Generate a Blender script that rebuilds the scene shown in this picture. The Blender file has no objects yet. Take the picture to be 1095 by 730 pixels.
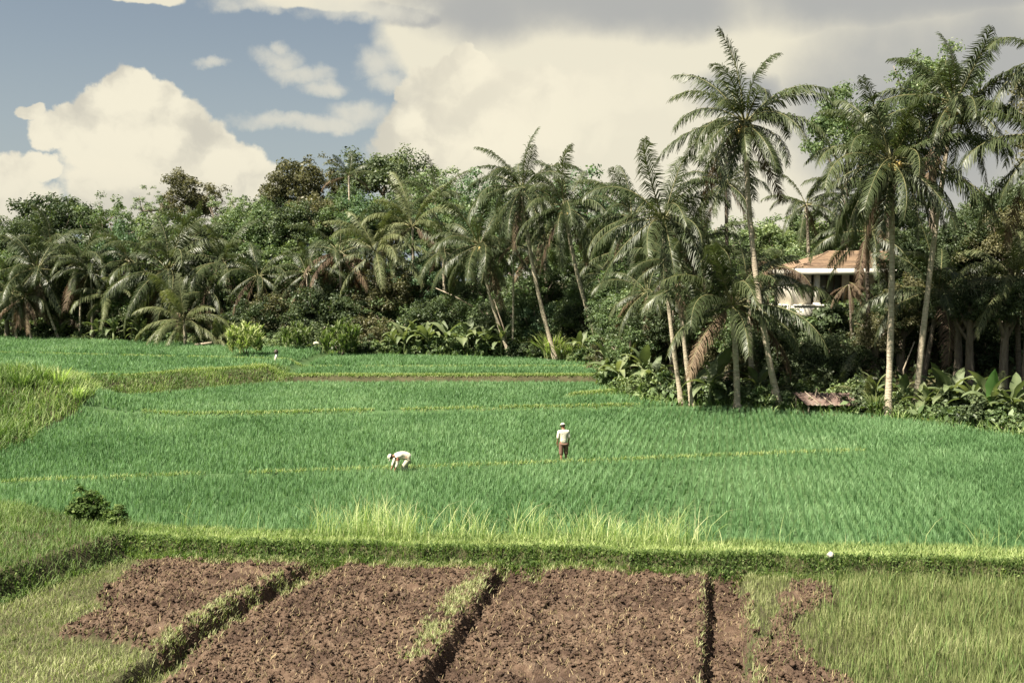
import bpy, bmesh, math, random
import numpy as np
from mathutils import Vector, Matrix, Euler

R = math.radians
random.seed(7)
rng = np.random.default_rng(11)
scene = bpy.context.scene
COL = scene.collection

# ------------------------------------------------------------------ camera
CAMZ, FPX, PITCH = 7.4, 1200.0, math.atan(65 / 1200.0)
cam_d = bpy.data.cameras.new('camera')
cam = bpy.data.objects.new('camera', cam_d)
COL.objects.link(cam)
cam.location = (0, 0, CAMZ)
cam.rotation_euler = (R(90) - PITCH, 0, 0)
cam_d.sensor_width = 36
cam_d.lens = 36 * FPX / 1095
cam_d.clip_end = 4000
scene.camera = cam
CT, ST = math.cos(PITCH), math.sin(PITCH)


def ray(px, py):
    cx, cy = (px - 547.5) / FPX, (365 - py) / FPX
    return Vector((cx, CT + cy * ST, -ST + cy * CT))


def Q(px, py, Y):
    d = ray(px, py)
    return Vector((0, 0, CAMZ)) + d * (Y / d.y)


def P(px, py, z=0.0):
    d = ray(px, py)
    return Vector((0, 0, CAMZ)) + d * ((z - CAMZ) / d.z)


# ------------------------------------------------------------------ noise
_T = np.random.default_rng(3).random((256, 256))


def vnoise(x, y, f=1.0, s=0):
    x = np.asarray(x, float) * f + 37.1 * s
    y = np.asarray(y, float) * f + 11.7 * s
    xi, yi = np.floor(x).astype(int), np.floor(y).astype(int)
    u, v = x - xi, y - yi
    u, v = u * u * (3 - 2 * u), v * v * (3 - 2 * v)
    a, b = _T[xi & 255, yi & 255], _T[(xi + 1) & 255, yi & 255]
    c, d = _T[xi & 255, (yi + 1) & 255], _T[(xi + 1) & 255, (yi + 1) & 255]
    return a * (1 - u) * (1 - v) + b * u * (1 - v) + c * (1 - u) * v + d * u * v


def fbm(x, y, f=1.0, o=4, s=0):
    t, a, n = 0, 1.0, 0
    for k in range(o):
        t = t + a * vnoise(x, y, f * 2 ** k, s + k)
        n += a
        a *= .5
    return t / n


def sst(a, b, x):
    t = np.clip((np.asarray(x, float) - a) / (b - a), 0, 1)
    return t * t * (3 - 2 * t)


def pip(poly, x, y):
    x, y = np.asarray(x, float), np.asarray(y, float)
    r = np.zeros(x.shape, bool)
    n = len(poly)
    for i in range(n):
        x1, y1 = poly[i]
        x2, y2 = poly[(i + 1) % n]
        if y1 == y2:
            continue
        c = ((y1 > y) != (y2 > y)) & (x < (x2 - x1) * (y - y1) / (y2 - y1) + x1)
        r ^= c
    return r


def pdist(line, x, y):
    x, y = np.asarray(x, float), np.asarray(y, float)
    d = np.full(x.shape, 1e9)
    for (x1, y1), (x2, y2) in zip(line[:-1], line[1:]):
        dx, dy = x2 - x1, y2 - y1
        t = np.clip(((x - x1) * dx + (y - y1) * dy) / (dx * dx + dy * dy), 0, 1)
        d = np.minimum(d, np.hypot(x - x1 - t * dx, y - y1 - t * dy))
    return d


# ------------------------------------------------------------------ terrain
EDGE = [(-130, 150), (-56, 122), (-30, 107.6), (-21, 102), (-12.4, 100.5), (1, 96), (6.8, 88.7), (7.6, 80), (6.6, 72),
        (8.4, 65.8), (15.7, 62.1), (20.3, 59.2), (23.8, 53.2), (26.5, 46), (31, 36), (36, 22), (38, 0)]
FIELD = EDGE + [(38, -60), (-130, -60)]
ZD = -0.25


def yF(x):                       # near edge of the grassy bund in front of the rice
    x = np.asarray(x, float)
    return 29.6 - .11 * x + .5 * (vnoise(x, x * 0, .35, 5) - .5) + .4 * (vnoise(x, x * 0, 1.1, 6) - .5) + .18 * (vnoise(x, x * 0, 3.1, 7) - .5)


XLY = [0, 18, 24, 26.6, 29.2, 30.6, 32.2, 33.6, 36.5, 43, 53.8, 60.5, 66, 67.4]
XLX = [-15, -13.7, -13, -12.2, -11.3, -10.5, -10.8, -12.6, -17.6, -21.4, -22.8, -22.7, -24.6, -25.1]


def xL(y):
    y = np.asarray(y, float)
    return np.interp(y, XLY, XLX) + .5 * (vnoise(y * 0, y, .5, 8) - .5)


def y2(x):
    return 62.5 + .188 * np.asarray(x, float)


def yB(x):
    return np.interp(x, [-60, -40, -29, -25.1, -22.4, -19, -16.9, -14, 60], [55, 60, 64.5, 67.4, 72, 76.5, 78.9, 79.3, 79.3])


L1 = [(-19.5, 39.6), (-15.7, 40.7), (.46, 44), (9.7, 46.3), (15, 47.6)]
L3 = [(-60, 101), (-43, 96), (-20, 89), (-16.5, 88), (7, 88)]


def W(poly, z=ZD):
    return [tuple(P(a, b, z)[:2]) for a, b in poly]


SOIL = [W([(152, 601), (300, 597), (345, 600), (341, 608), (247, 664), (168, 708), (120, 690), (60, 686), (60, 671), (125, 652), (100, 641)]),
        W([(372, 599), (450, 600), (535, 606), (560, 606), (520, 660), (470, 735), (370, 850), (-20, 850), (140, 735), (240, 668), (340, 608)]),
        W([(560, 606), (590, 604), (745, 610), (795, 612), (800, 735), (805, 850), (370, 850), (470, 735), (520, 660)]),
        W([(850, 624), (882, 626), (884, 648), (852, 662), (845, 690), (870, 702), (915, 735), (930, 850), (815, 850), (812, 700), (825, 670), (832, 640)])]
TRA = W([(350, 606), (250, 664), (150, 735), (0, 850)])
TRB = W([(560, 608), (532, 660), (486, 735), (410, 850)])
TRC = W([(776, 612), (778, 735), (785, 850)])
PALE_A = W([(332, 609), (262, 642), (205, 676), (178, 694)])
PALE_B = W([(512, 622), (478, 662), (446, 708)])


def region(x, y):
    """0 grass, 1..4 ploughed plots, 5 paddy mud"""
    x, y = np.asarray(x, float), np.asarray(y, float)
    jx = x + .8 * (fbm(x, y, 1.3, 4, 21) - .5) + .2 * (vnoise(x, y, 6, 24) - .5)
    jy = y + 1.1 * (fbm(x, y, 1.3, 4, 22) - .5) + .2 * (vnoise(x, y, 6, 25) - .5)
    r = np.zeros(x.shape, int)
    for k, pl in enumerate(SOIL):
        r[pip(pl, jx, jy)] = k + 1
    r[(y > yF(x) - .35)] = 0
    paddy = (y > yF(x) + 1.5) & pip(FIELD, x, y) & (x > xL(y) + .3) & (y < yB(x))
    paddy |= (y > yB(x) + np.where(x < -16.5, 5.0, 1.6)) & pip(FIELD, x, y)
    r[paddy] = 5
    return r


def bare(x, y, j=.22):
    """grass side of the plot outlines, with stragglers over the edge"""
    return region(x + rng.normal(0, j, x.shape), y + rng.normal(0, j, x.shape)) == 0


def H(x, y):
    x, y = np.asarray(x, float), np.asarray(y, float)
    x, y = np.broadcast_arrays(x, y)
    z = np.zeros(x.shape)
    # paddies
    z = z + .1 * sst(-.2, .2, y - y2(x))
    z = z + .3 * np.exp(-((y - y2(x)) / .25) ** 2) * ((x > -20) & (x < 7.5))
    d1 = pdist(L1, x, y)
    z = z + .2 * np.exp(-(d1 / .2) ** 2)
    left = sst(-16.2, -17.8, x)
    wB = np.interp(x, [-30, -22, -17, -16, 20], [6, 4.5, 1.6, .35, .3])
    tB = (y - yB(x)) / wB
    z = z + sst(0, 1, tB) * (.45 + .55 * left)
    z = z + .12 * np.exp(-((y - yB(x) - wB - .3) / .35) ** 2) * (x < 8)
    d3 = pdist(L3, x, y)
    z = z + .12 * np.exp(-(d3 / .3) ** 2) + .12 * sst(0, 1, (y - np.interp(x, [p[0] for p in L3], [p[1] for p in L3])))
    # short raised bund stub at the right end of the second paddy
    ds = pdist([(3.4, 69.2), (6.5, 71.5)], x, y)
    z = z + .3 * np.exp(-(ds / .35) ** 2)
    # front bund
    f = y - yF(x)
    z = z + .24 * sst(1.9, 1.2, f) * sst(-.35, -.05, f)
    z = np.where(f < 0, z + ZD * sst(-.02, -.45, f), z)
    # left grass bank
    lf = xL(y) - x
    up = sst(-.1, .5, lf) * sst(75, 68, y)
    base_l = np.where(f < 0, ZD, 0)
    z = z + up * (.3 + .32 * sst(0, -.45, f) + .25 * sst(1, 6, lf) - .24 * sst(1.9, 1.2, f) * sst(-.35, -.05, f))
    # mound at the left end
    mm = np.exp(-(((x + 26.0) / 4.6) ** 2 + ((y - 60.5) / 5.0) ** 2))
    z = z + 1.75 * mm + .5 * np.exp(-(((x + 33) / 6) ** 2 + ((y - 57) / 9) ** 2))
    z = z + .3 * up * 0 * np.exp(-((y - 33.5) / 2.2) ** 2) * sst(0, 2.5, lf)
    # trenches and edges of the ploughed plots
    dry = sst(-.3, -.9, f)
    for tr, w, dep in ((TRA, .46, .34), (TRB, .6, .34), (TRC, .4, .42)):
        d = pdist(tr, x, y) + .12 * (fbm(x, y, 1.5, 2, 31) - .5)
        z = z - dep * sst(w + .14, w - .1, d) * dry + .07 * np.exp(-((d - w - .25) / .16) ** 2) * dry
    # forest ground
    e = pdist(EDGE, x, y)
    outside = ~pip(FIELD, x, y)
    right = sst(7, 14, x) * sst(40, 50, y)
    rise = np.where(outside, (1 - right) * 4.5 * sst(2, 34, e) + right * 5.4 * sst(6, 19, e), 0)
    basez = np.where(y > 85, .7, 0) * (1 - right)
    z = np.where(outside, .1 + basez * .9 + rise + .25 * (fbm(x, y, .4, 3, 40) - .5), z)
    # soft unevenness
    z = z + .05 * (fbm(x, y, .6, 3, 12) - .5)
    return z


def soil_bumps(x, y, r):
    n = .15 * (np.abs(fbm(x, y, 2.6, 2, 50) - .5) * 2) ** .8 + .10 * np.abs(fbm(x, y, 6.5, 2, 52) - .5) * 2 \
        + .09 * np.abs(vnoise(x, y, 11, 54) - .5) * 2 + .06 * (vnoise(x, y, 17, 55) - .5)
    g = .05 * (fbm(x, y, 3, 3, 56) - .5)
    return np.where((r > 0) & (r < 5), n, np.where(r == 5, 0, g * (y < 40)))


def HF(x, y):
    return H(x, y) + soil_bumps(x, y, region(x, y))


def h1(x, y):
    return float(H(np.array([x]), np.array([y]))[0])


def ground_at(px, py):
    d = ray(px, py)
    o = Vector((0, 0, CAMZ))
    ys = np.linspace(15, 150, 1400)
    t = ys / d.y
    zz = CAMZ + d.z * t
    hh = H(d.x * t, ys)
    k = np.argmax(hh >= zz) if (hh >= zz).any() else len(ys) - 1
    return Vector((d.x * t[k], ys[k], hh[k]))


def at(px, Y):
    x = ray(px, 330).x / ray(px, 330).y * Y
    return Vector((x, Y, h1(x, Y)))


# ------------------------------------------------------------------ mesh helpers
def mesh_np(name, V, quads=None, tris=None, mats=(), attrs=None, smooth=False, mat_idx=None):
    me = bpy.data.meshes.new(name)
    V = np.asarray(V, np.float32)
    me.vertices.add(len(V))
    me.vertices.foreach_set('co', V.ravel())
    q = np.asarray(quads if quads is not None else np.zeros((0, 4)), np.int32).reshape(-1, 4)
    t = np.asarray(tris if tris is not None else np.zeros((0, 3)), np.int32).reshape(-1, 3)
    loops = np.concatenate([q.ravel(), t.ravel()])
    me.loops.add(len(loops))
    me.loops.foreach_set('vertex_index', loops)
    starts = np.concatenate([np.arange(len(q)) * 4, len(q) * 4 + np.arange(len(t)) * 3]).astype(np.int32)
    me.polygons.add(len(starts))
    me.polygons.foreach_set('loop_start', starts)
    if mat_idx is not None:
        me.polygons.foreach_set('material_index', np.asarray(mat_idx, np.int32))
    if smooth:
        me.polygons.foreach_set('use_smooth', np.ones(len(starts), bool))
    for k, v in (attrs or {}).items():
        a = me.attributes.new(k, 'FLOAT', 'POINT')
        a.data.foreach_set('value', np.asarray(v, np.float32))
    for m in mats:
        me.materials.append(m)
    me.update(calc_edges=True)
    return me


def ob(name, data, parent=None, loc=None, rot=None, sc=None):
    o = bpy.data.objects.new(name, data)
    COL.objects.link(o)
    if parent is not None:
        o.parent = parent
    if loc is not None:
        o.location = loc
    if rot is not None:
        o.rotation_euler = rot
    if sc is not None:
        o.scale = (sc, sc, sc) if isinstance(sc, (int, float)) else sc
    return o


def tag(o, label=None, cat=None, group=None, kind=None):
    if label:
        o['label'] = label
    if cat:
        o['category'] = cat
    if group:
        o['group'] = group
    if kind:
        o['kind'] = kind
    return o


class MB:
    """collects simple shapes into one mesh"""
    def __init__(s):
        s.V, s.Qd, s.T = [], [], []

    def add(s, V, q=(), t=()):
        b = len(s.V)
        s.V += [tuple(v) for v in V]
        s.Qd += [tuple(i + b for i in f) for f in q]
        s.T += [tuple(i + b for i in f) for f in t]

    def box(s, c, d, rz=0):
        x, y, z = d[0] / 2, d[1] / 2, d[2] / 2
        V = [(-x, -y, -z), (x, -y, -z), (x, y, -z), (-x, y, -z), (-x, -y, z), (x, -y, z), (x, y, z), (-x, y, z)]
        cr, sr = math.cos(rz), math.sin(rz)
        V = [(c[0] + a * cr - b * sr, c[1] + a * sr + b * cr, c[2] + e) for a, b, e in V]
        s.add(V, [(0, 3, 2, 1), (4, 5, 6, 7), (0, 1, 5, 4), (1, 2, 6, 5), (2, 3, 7, 6), (3, 0, 4, 7)])

    def tube(s, pts, rad, n=8, cap=True):
        pts = [Vector(p) for p in pts]
        V, q, t = [], [], []
        up = Vector((0.3, 1, .1)).normalized()
        for i, p in enumerate(pts):
            d = (pts[min(i + 1, len(pts) - 1)] - pts[max(i - 1, 0)]).normalized()
            a = d.cross(up).normalized()
            b = d.cross(a).normalized()
            for k in range(n):
                an = 2 * math.pi * k / n
                V.append(p + (a * math.cos(an) + b * math.sin(an)) * rad[i])
        for i in range(len(pts) - 1):
            for k in range(n):
                k2 = (k + 1) % n
                q.append((i * n + k, i * n + k2, (i + 1) * n + k2, (i + 1) * n + k))
        if cap:
            for i, base in ((0, 0), (1, (len(pts) - 1) * n)):
                V.append(pts[-1] if i else pts[0])
                c = len(V) - 1
                for k in range(n):
                    k2 = (k + 1) % n
                    t.append((base + k, base + k2, c) if i else (base + k2, base + k, c))
        s.add(V, q, t)

    def data(s, name, mats, smooth=False, attrs=None):
        if not isinstance(mats, (list, tuple)):
            mats = [mats]
        return mesh_np(name, s.V, s.Qd if s.Qd else None, s.T if s.T else None, mats, attrs, smooth)


# ------------------------------------------------------------------ materials
def newmat(name):
    m = bpy.data.materials.new(name)
    m.use_nodes = True
    nt = m.node_tree
    for n in list(nt.nodes):
        if n.type != 'OUTPUT_MATERIAL':
            nt.nodes.remove(n)
    out = [n for n in nt.nodes if n.type == 'OUTPUT_MATERIAL'][0]
    return m, nt, out


def ramp(nt, fac, stops):
    n = nt.nodes.new('ShaderNodeValToRGB')
    cr = n.color_ramp
    while len(cr.elements) < len(stops):
        cr.elements.new(.5)
    for e, (p, c) in zip(cr.elements, stops):
        e.position = p
        e.color = (*c, 1)
    nt.links.new(fac, n.inputs[0])
    return n.outputs[0]


def leaf_mat(name, stops, transl=.3, rough=.5, spec=.35, attr='rnd', objvar=.25, tint=(.9, 1.15, .5)):
    m, nt, out = newmat(name)
    L = nt.links
    a = nt.nodes.new('ShaderNodeAttribute')
    a.attribute_name = attr
    oi = nt.nodes.new('ShaderNodeObjectInfo')
    mul = nt.nodes.new('ShaderNodeMath')
    mul.operation = 'MULTIPLY_ADD'
    L.new(oi.outputs['Random'], mul.inputs[0])
    mul.inputs[1].default_value = objvar
    mul.inputs[2].default_value = -objvar / 2
    add = nt.nodes.new('ShaderNodeMath')
    add.operation = 'ADD'
    add.use_clamp = True
    L.new(a.outputs['Fac'], add.inputs[0])
    L.new(mul.outputs[0], add.inputs[1])
    c = ramp(nt, add.outputs[0], stops)
    b = nt.nodes.new('ShaderNodeBsdfPrincipled')
    L.new(c, b.inputs['Base Color'])
    b.inputs['Roughness'].default_value = rough
    b.inputs['Specular IOR Level'].default_value = spec
    if transl > 0:
        t = nt.nodes.new('ShaderNodeBsdfTranslucent')
        mx = nt.nodes.new('ShaderNodeMix')
        mx.data_type = 'RGBA'
        mx.blend_type = 'MULTIPLY'
        mx.inputs['Factor'].default_value = 1
        L.new(c, mx.inputs['A'])
        mx.inputs['B'].default_value = (*tint, 1)
        L.new(mx.outputs['Result'], t.inputs['Color'])
        ms = nt.nodes.new('ShaderNodeMixShader')
        ms.inputs[0].default_value = transl
        L.new(b.outputs[0], ms.inputs[1])
        L.new(t.outputs[0], ms.inputs[2])
        L.new(ms.outputs[0], out.inputs['Surface'])
    else:
        L.new(b.outputs[0], out.inputs['Surface'])
    return m


def noise_mat(name, stops, scale=3.0, detail=6, rough=.85, bump=0.0, bscale=20, spec=.3, stretch=(1, 1, 1), bdist=.05, second=None):
    m, nt, out = newmat(name)
    L = nt.links
    tc = nt.nodes.new('ShaderNodeTexCoord')
    mp = nt.nodes.new('ShaderNodeMapping')
    mp.inputs['Scale'].default_value = stretch
    L.new(tc.outputs['Object'], mp.inputs[0])
    n = nt.nodes.new('ShaderNodeTexNoise')
    n.inputs['Scale'].default_value = scale
    n.inputs['Detail'].default_value = detail
    n.inputs['Roughness'].default_value = .62
    L.new(mp.outputs[0], n.inputs['Vector'])
    c = ramp(nt, n.outputs['Fac'], stops)
    if second:
        n3 = nt.nodes.new('ShaderNodeTexNoise')
        n3.inputs['Scale'].default_value = second[0]
        n3.inputs['Detail'].default_value = 4
        L.new(mp.outputs[0], n3.inputs['Vector'])
        c2 = ramp(nt, n3.outputs['Fac'], [(.42, (1, 1, 1)), (.62, second[1])])
        mx = nt.nodes.new('ShaderNodeMix')
        mx.data_type = 'RGBA'
        mx.blend_type = 'MULTIPLY'
        mx.inputs['Factor'].default_value = 1
        L.new(c, mx.inputs['A'])
        L.new(c2, mx.inputs['B'])
        c = mx.outputs['Result']
    b = nt.nodes.new('ShaderNodeBsdfPrincipled')
    L.new(c, b.inputs['Base Color'])
    b.inputs['Roughness'].default_value = rough
    b.inputs['Specular IOR Level'].default_value = spec
    if bump:
        n2 = nt.nodes.new('ShaderNodeTexNoise')
        n2.inputs['Scale'].default_value = bscale
        n2.inputs['Detail'].default_value = 5
        L.new(mp.outputs[0], n2.inputs['Vector'])
        bp = nt.nodes.new('ShaderNodeBump')
        bp.inputs['Strength'].default_value = bump
        bp.inputs['Distance'].default_value = bdist
        L.new(n2.outputs['Fac'], bp.inputs['Height'])
        L.new(bp.outputs[0], b.inputs['Normal'])
    L.new(b.outputs[0], out.inputs['Surface'])
    return m


M = {}
M['ground'] = noise_mat('grassy earth', [(0.3, (0.03, 0.027, 0.013)), (0.5, (0.051, 0.048, 0.021)), (0.7, (0.072, 0.063, 0.033))], 1.4, 8, .95, .6, 30)
M['soil'] = noise_mat('ploughed soil', [(0.25, (0.048, 0.03, 0.019)), (0.5, (0.1, 0.066, 0.045)), (0.75, (0.166, 0.123, 0.086))], 5, 9, .95, 1.0, 30, spec=.15, bdist=.05,
                      second=(.75, (.62, .6, .62)))
M['mud'] = noise_mat('paddy mud', [(0.3, (0.039, 0.07, 0.024)), (0.7, (0.065, 0.119, 0.042))], 2, 4, .5, .2, 10)
M['rice'] = leaf_mat('rice leaves', [(0, (0.061, 0.135, 0.047)), (0.45, (0.135, 0.251, 0.104)), (0.8, (0.219, 0.353, 0.168)), (1, (0.326, 0.436, 0.235))], .4, .5, .3, objvar=0, tint=(1, 1.05, .7))
M['grass_green'] = leaf_mat('green grass', [(0, (0.041, 0.082, 0.02)), (0.45, (0.123, 0.187, 0.057)), (0.8, (0.234, 0.3, 0.106)), (1, (0.33, 0.375, 0.142))], .35, .6, .25, objvar=0)
M['grass_dry'] = leaf_mat('dry grass', [(0, (0.076, 0.099, 0.035)), (0.4, (0.159, 0.188, 0.07)), (0.75, (0.253, 0.276, 0.12)), (1, (0.405, 0.407, 0.225))], .35, .65, .2, objvar=0)
M['grass_tall'] = leaf_mat('tall pale grass', [(0, (0.176, 0.255, 0.092)), (0.4, (0.316, 0.4, 0.151)), (0.75, (0.491, 0.546, 0.243)), (1, (0.702, 0.692, 0.405))], .4, .6, .2, objvar=0)
M['straw'] = leaf_mat('straw', [(0, (.14, .12, .06)), (.5, (.28, .22, .12)), (1, (.45, .37, .22))], .15, .8, .1, objvar=0)
M['frond'] = leaf_mat('palm leaflets', [(0, (0.023, 0.032, 0.013)), (0.45, (0.051, 0.068, 0.029)), (0.8, (0.088, 0.106, 0.05)), (1, (0.151, 0.166, 0.084))], 0.3, .4, 0.3, objvar=.35, tint=(1, 1.05, .55))
M['frond_pale'] = leaf_mat('pale palm leaflets', [(0, (0.055, 0.068, 0.029)), (0.45, (0.114, 0.134, 0.058)), (0.8, (0.178, 0.192, 0.095)), (1, (0.267, 0.258, 0.137))], 0.3, .45, 0.3, objvar=.3, tint=(1, 1.05, .55))
M['frond_dry'] = leaf_mat('dry palm leaflets', [(0, (.055, .036, .024)), (.5, (.12, .085, .055)), (1, (.22, .16, .1))], .2, .7, .2, objvar=.5, tint=(1, .85, .6))
M['rachis'] = noise_mat('palm rachis', [(0.3, (0.09, 0.091, 0.036)), (0.7, (0.168, 0.156, 0.072))], 4, 3, .5)
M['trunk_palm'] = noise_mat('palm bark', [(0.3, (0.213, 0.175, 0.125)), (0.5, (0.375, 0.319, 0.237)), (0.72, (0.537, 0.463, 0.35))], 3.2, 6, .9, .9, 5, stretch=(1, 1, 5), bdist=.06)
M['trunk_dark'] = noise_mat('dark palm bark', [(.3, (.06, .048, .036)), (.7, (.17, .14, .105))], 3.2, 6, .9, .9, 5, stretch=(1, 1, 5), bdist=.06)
M['bark'] = noise_mat('tree bark', [(.3, (.1, .08, .06)), (.7, (.24, .2, .15))], 2.5, 6, .9, .6, 12, stretch=(3, 3, .6))
M['coconut'] = noise_mat('coconut husk', [(0.3, (0.192, 0.168, 0.045)), (0.7, (0.48, 0.336, 0.12))], 3, 3, .5)
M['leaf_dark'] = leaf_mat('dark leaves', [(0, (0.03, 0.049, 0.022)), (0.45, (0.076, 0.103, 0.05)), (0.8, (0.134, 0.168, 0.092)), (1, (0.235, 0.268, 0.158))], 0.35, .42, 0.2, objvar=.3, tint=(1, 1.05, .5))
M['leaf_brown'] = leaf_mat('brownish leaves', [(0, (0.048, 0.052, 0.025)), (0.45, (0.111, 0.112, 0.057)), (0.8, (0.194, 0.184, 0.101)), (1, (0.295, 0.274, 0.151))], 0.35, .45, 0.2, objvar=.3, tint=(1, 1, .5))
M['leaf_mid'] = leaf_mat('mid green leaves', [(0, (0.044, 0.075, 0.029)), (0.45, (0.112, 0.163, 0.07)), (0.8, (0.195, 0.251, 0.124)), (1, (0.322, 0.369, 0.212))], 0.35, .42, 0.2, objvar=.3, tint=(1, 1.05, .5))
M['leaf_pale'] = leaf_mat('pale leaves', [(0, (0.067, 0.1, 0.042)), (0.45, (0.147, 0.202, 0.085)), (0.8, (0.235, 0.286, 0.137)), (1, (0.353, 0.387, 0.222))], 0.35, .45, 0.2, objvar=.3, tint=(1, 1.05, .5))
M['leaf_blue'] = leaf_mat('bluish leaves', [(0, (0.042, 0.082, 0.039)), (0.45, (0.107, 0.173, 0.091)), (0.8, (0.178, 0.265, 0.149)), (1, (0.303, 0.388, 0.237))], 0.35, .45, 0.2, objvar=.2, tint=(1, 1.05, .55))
M['weed_leaf'] = leaf_mat('weed leaves', [(0, (0.034, 0.06, 0.017)), (0.5, (0.085, 0.128, 0.037)), (1, (0.204, 0.255, 0.085))], .3, .7, .1, objvar=0)
M['banana'] = leaf_mat('banana leaves', [(0, (0.063, 0.087, 0.039)), (0.5, (0.119, 0.154, 0.07)), (1, (0.224, 0.252, 0.126))], .35, .55, .3, objvar=.5, tint=(1, 1.05, .55))
M['banana_green'] = leaf_mat('fresh banana leaf', [(0, (.07, .17, .04)), (1, (.15, .28, .08))], .45, .38, .5, objvar=.1)
M['strap'] = leaf_mat('yellow green strap leaves', [(0, (0.167, 0.209, 0.067)), (0.5, (0.334, 0.374, 0.151)), (1, (0.534, 0.539, 0.264))], .33, .5, .4, objvar=.2)
M['strap_green'] = leaf_mat('green strap leaves', [(0, (.06, .085, .03)), (.5, (.12, .16, .055)), (1, (.23, .25, .1))], .35, .5, .4, objvar=.3)
M['white'] = noise_mat('white paint', [(.3, (.5, .47, .4)), (.7, (.66, .63, .55))], 2, 4, .6)
M['plaster'] = noise_mat('grey plaster', [(0.3, (0.48, 0.448, 0.4)), (0.7, (0.672, 0.64, 0.56))], 2, 4, .8)
M['tile'] = noise_mat('terracotta tiles', [(0.3, (0.156, 0.103, 0.066)), (0.7, (0.264, 0.181, 0.113))], 3, 6, .85, .4, 9, stretch=(1, 4, 4), second=(.5, (.6, .6, .63)))
M['frame_dark'] = noise_mat('dark wood frame', [(.3, (.03, .022, .018)), (.7, (.06, .045, .035))], 3, 3, .5)
M['tin'] = noise_mat('rusty roof sheet', [(0.3, (0.079, 0.048, 0.04)), (0.55, (0.144, 0.101, 0.081)), (0.75, (0.23, 0.22, 0.19))], 2.2, 6, .8, .3, 8)
M['cloth_white'] = noise_mat('white cotton', [(.3, (.5, .47, .37)), (.7, (.6, .57, .46))], 9, 4, .9, .4, 14)
M['cloth_cap'] = noise_mat('pale cap cloth', [(.3, (.38, .4, .28)), (.7, (.48, .48, .36))], 9, 3, .9)
M['cloth_khaki'] = noise_mat('pale khaki cloth', [(0.3, (0.338, 0.325, 0.234)), (0.7, (0.468, 0.442, 0.338))], 9, 3, .9)
M['cloth_red'] = noise_mat('brown red cloth', [(0.3, (0.098, 0.043, 0.033)), (0.7, (0.18, 0.114, 0.081))], 6, 4, .9)
M['skin'] = noise_mat('skin', [(.3, (.2, .1, .06)), (.7, (.27, .14, .085))], 8, 3, .5)
M['hair'] = noise_mat('black hair', [(.3, (.012, .01, .009)), (.7, (.025, .02, .018))], 20, 3, .5)
M['wood'] = noise_mat('weathered wood', [(.3, (.2, .16, .11)), (.7, (.38, .32, .24))], 3, 5, .9, stretch=(1, 1, 4))
M['stone'] = noise_mat('pale stone', [(0.3, (0.289, 0.273, 0.231)), (0.7, (0.389, 0.372, 0.326))], 6, 4, .8, .3, 10)
gm, gnt, gout = newmat('window glass')
gb = gnt.nodes.new('ShaderNodeBsdfPrincipled')
gb.inputs['Base Color'].default_value = (.09, .11, .1, 1)
gb.inputs['Roughness'].default_value = .06
gb.inputs['Specular IOR Level'].default_value = .9
gnt.links.new(gb.outputs[0], gout.inputs['Surface'])
M['glass'] = gm

# ------------------------------------------------------------------ ground sheet
xs = np.concatenate([[-900, -600, -400, -250, -180, -130, -100], np.arange(-80, -36, 1.2), np.arange(-36, -14, .3), np.arange(-14, 13, .055),
                     np.arange(13, 32, .3), np.arange(32, 80, 1.2), [100, 130, 180, 250, 400, 600, 900]])
ys = np.concatenate([[-300, -100, -30, 0, 8, 12], np.arange(14, 20, .2), np.arange(20, 32.2, .055), np.arange(32.2, 50, .22), np.arange(50, 82, .3),
                     np.arange(82, 130, .8), np.arange(130, 170, 3), [185, 220, 300, 450, 700, 1200, 2500]])
GX, GY = np.meshgrid(xs, ys)
GR = region(GX, GY)
GZ = H(GX, GY) + soil_bumps(GX, GY, GR)
nx, ny = len(xs), len(ys)
idx = np.arange(nx * ny).reshape(ny, nx)
quads = np.stack([idx[:-1, :-1], idx[:-1, 1:], idx[1:, 1:], idx[1:, :-1]], -1).reshape(-1, 4)
cxm = (GX[:-1, :-1] + GX[1:, 1:]) / 2
cym = (GY[:-1, :-1] + GY[1:, 1:]) / 2
freg = region(cxm, cym).ravel()
VV = np.stack([GX.ravel(), GY.ravel(), GZ.ravel()], -1)
for rid, nm, mt, lab in ((0, 'ground', 'ground', 'grassy earth ground running from the plots back under the forest'),
                         (1, 'ploughed_soil', 'soil', 'small ploughed brown plot at the left beside short dry grass'),
                         (2, 'ploughed_soil', 'soil', 'wide ploughed brown plot left of the middle trench'),
                         (3, 'ploughed_soil', 'soil', 'ploughed brown plot right of the middle trench'),
                         (4, 'ploughed_soil', 'soil', 'bare brown soil patch at the edge of the pale grass field'),
                         (5, 'paddy_mud', 'mud', 'wet dark mud between the rice plants')):
    f = quads[freg == rid]
    used, inv = np.unique(f, return_inverse=True)
    o = ob(nm, mesh_np(nm, VV[used], inv.reshape(-1, 4), None, [M[mt]], smooth=True))
    tag(o, lab, {'ground': 'ground', 'ploughed_soil': 'soil', 'paddy_mud': 'mud'}[nm], kind='structure')


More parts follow.
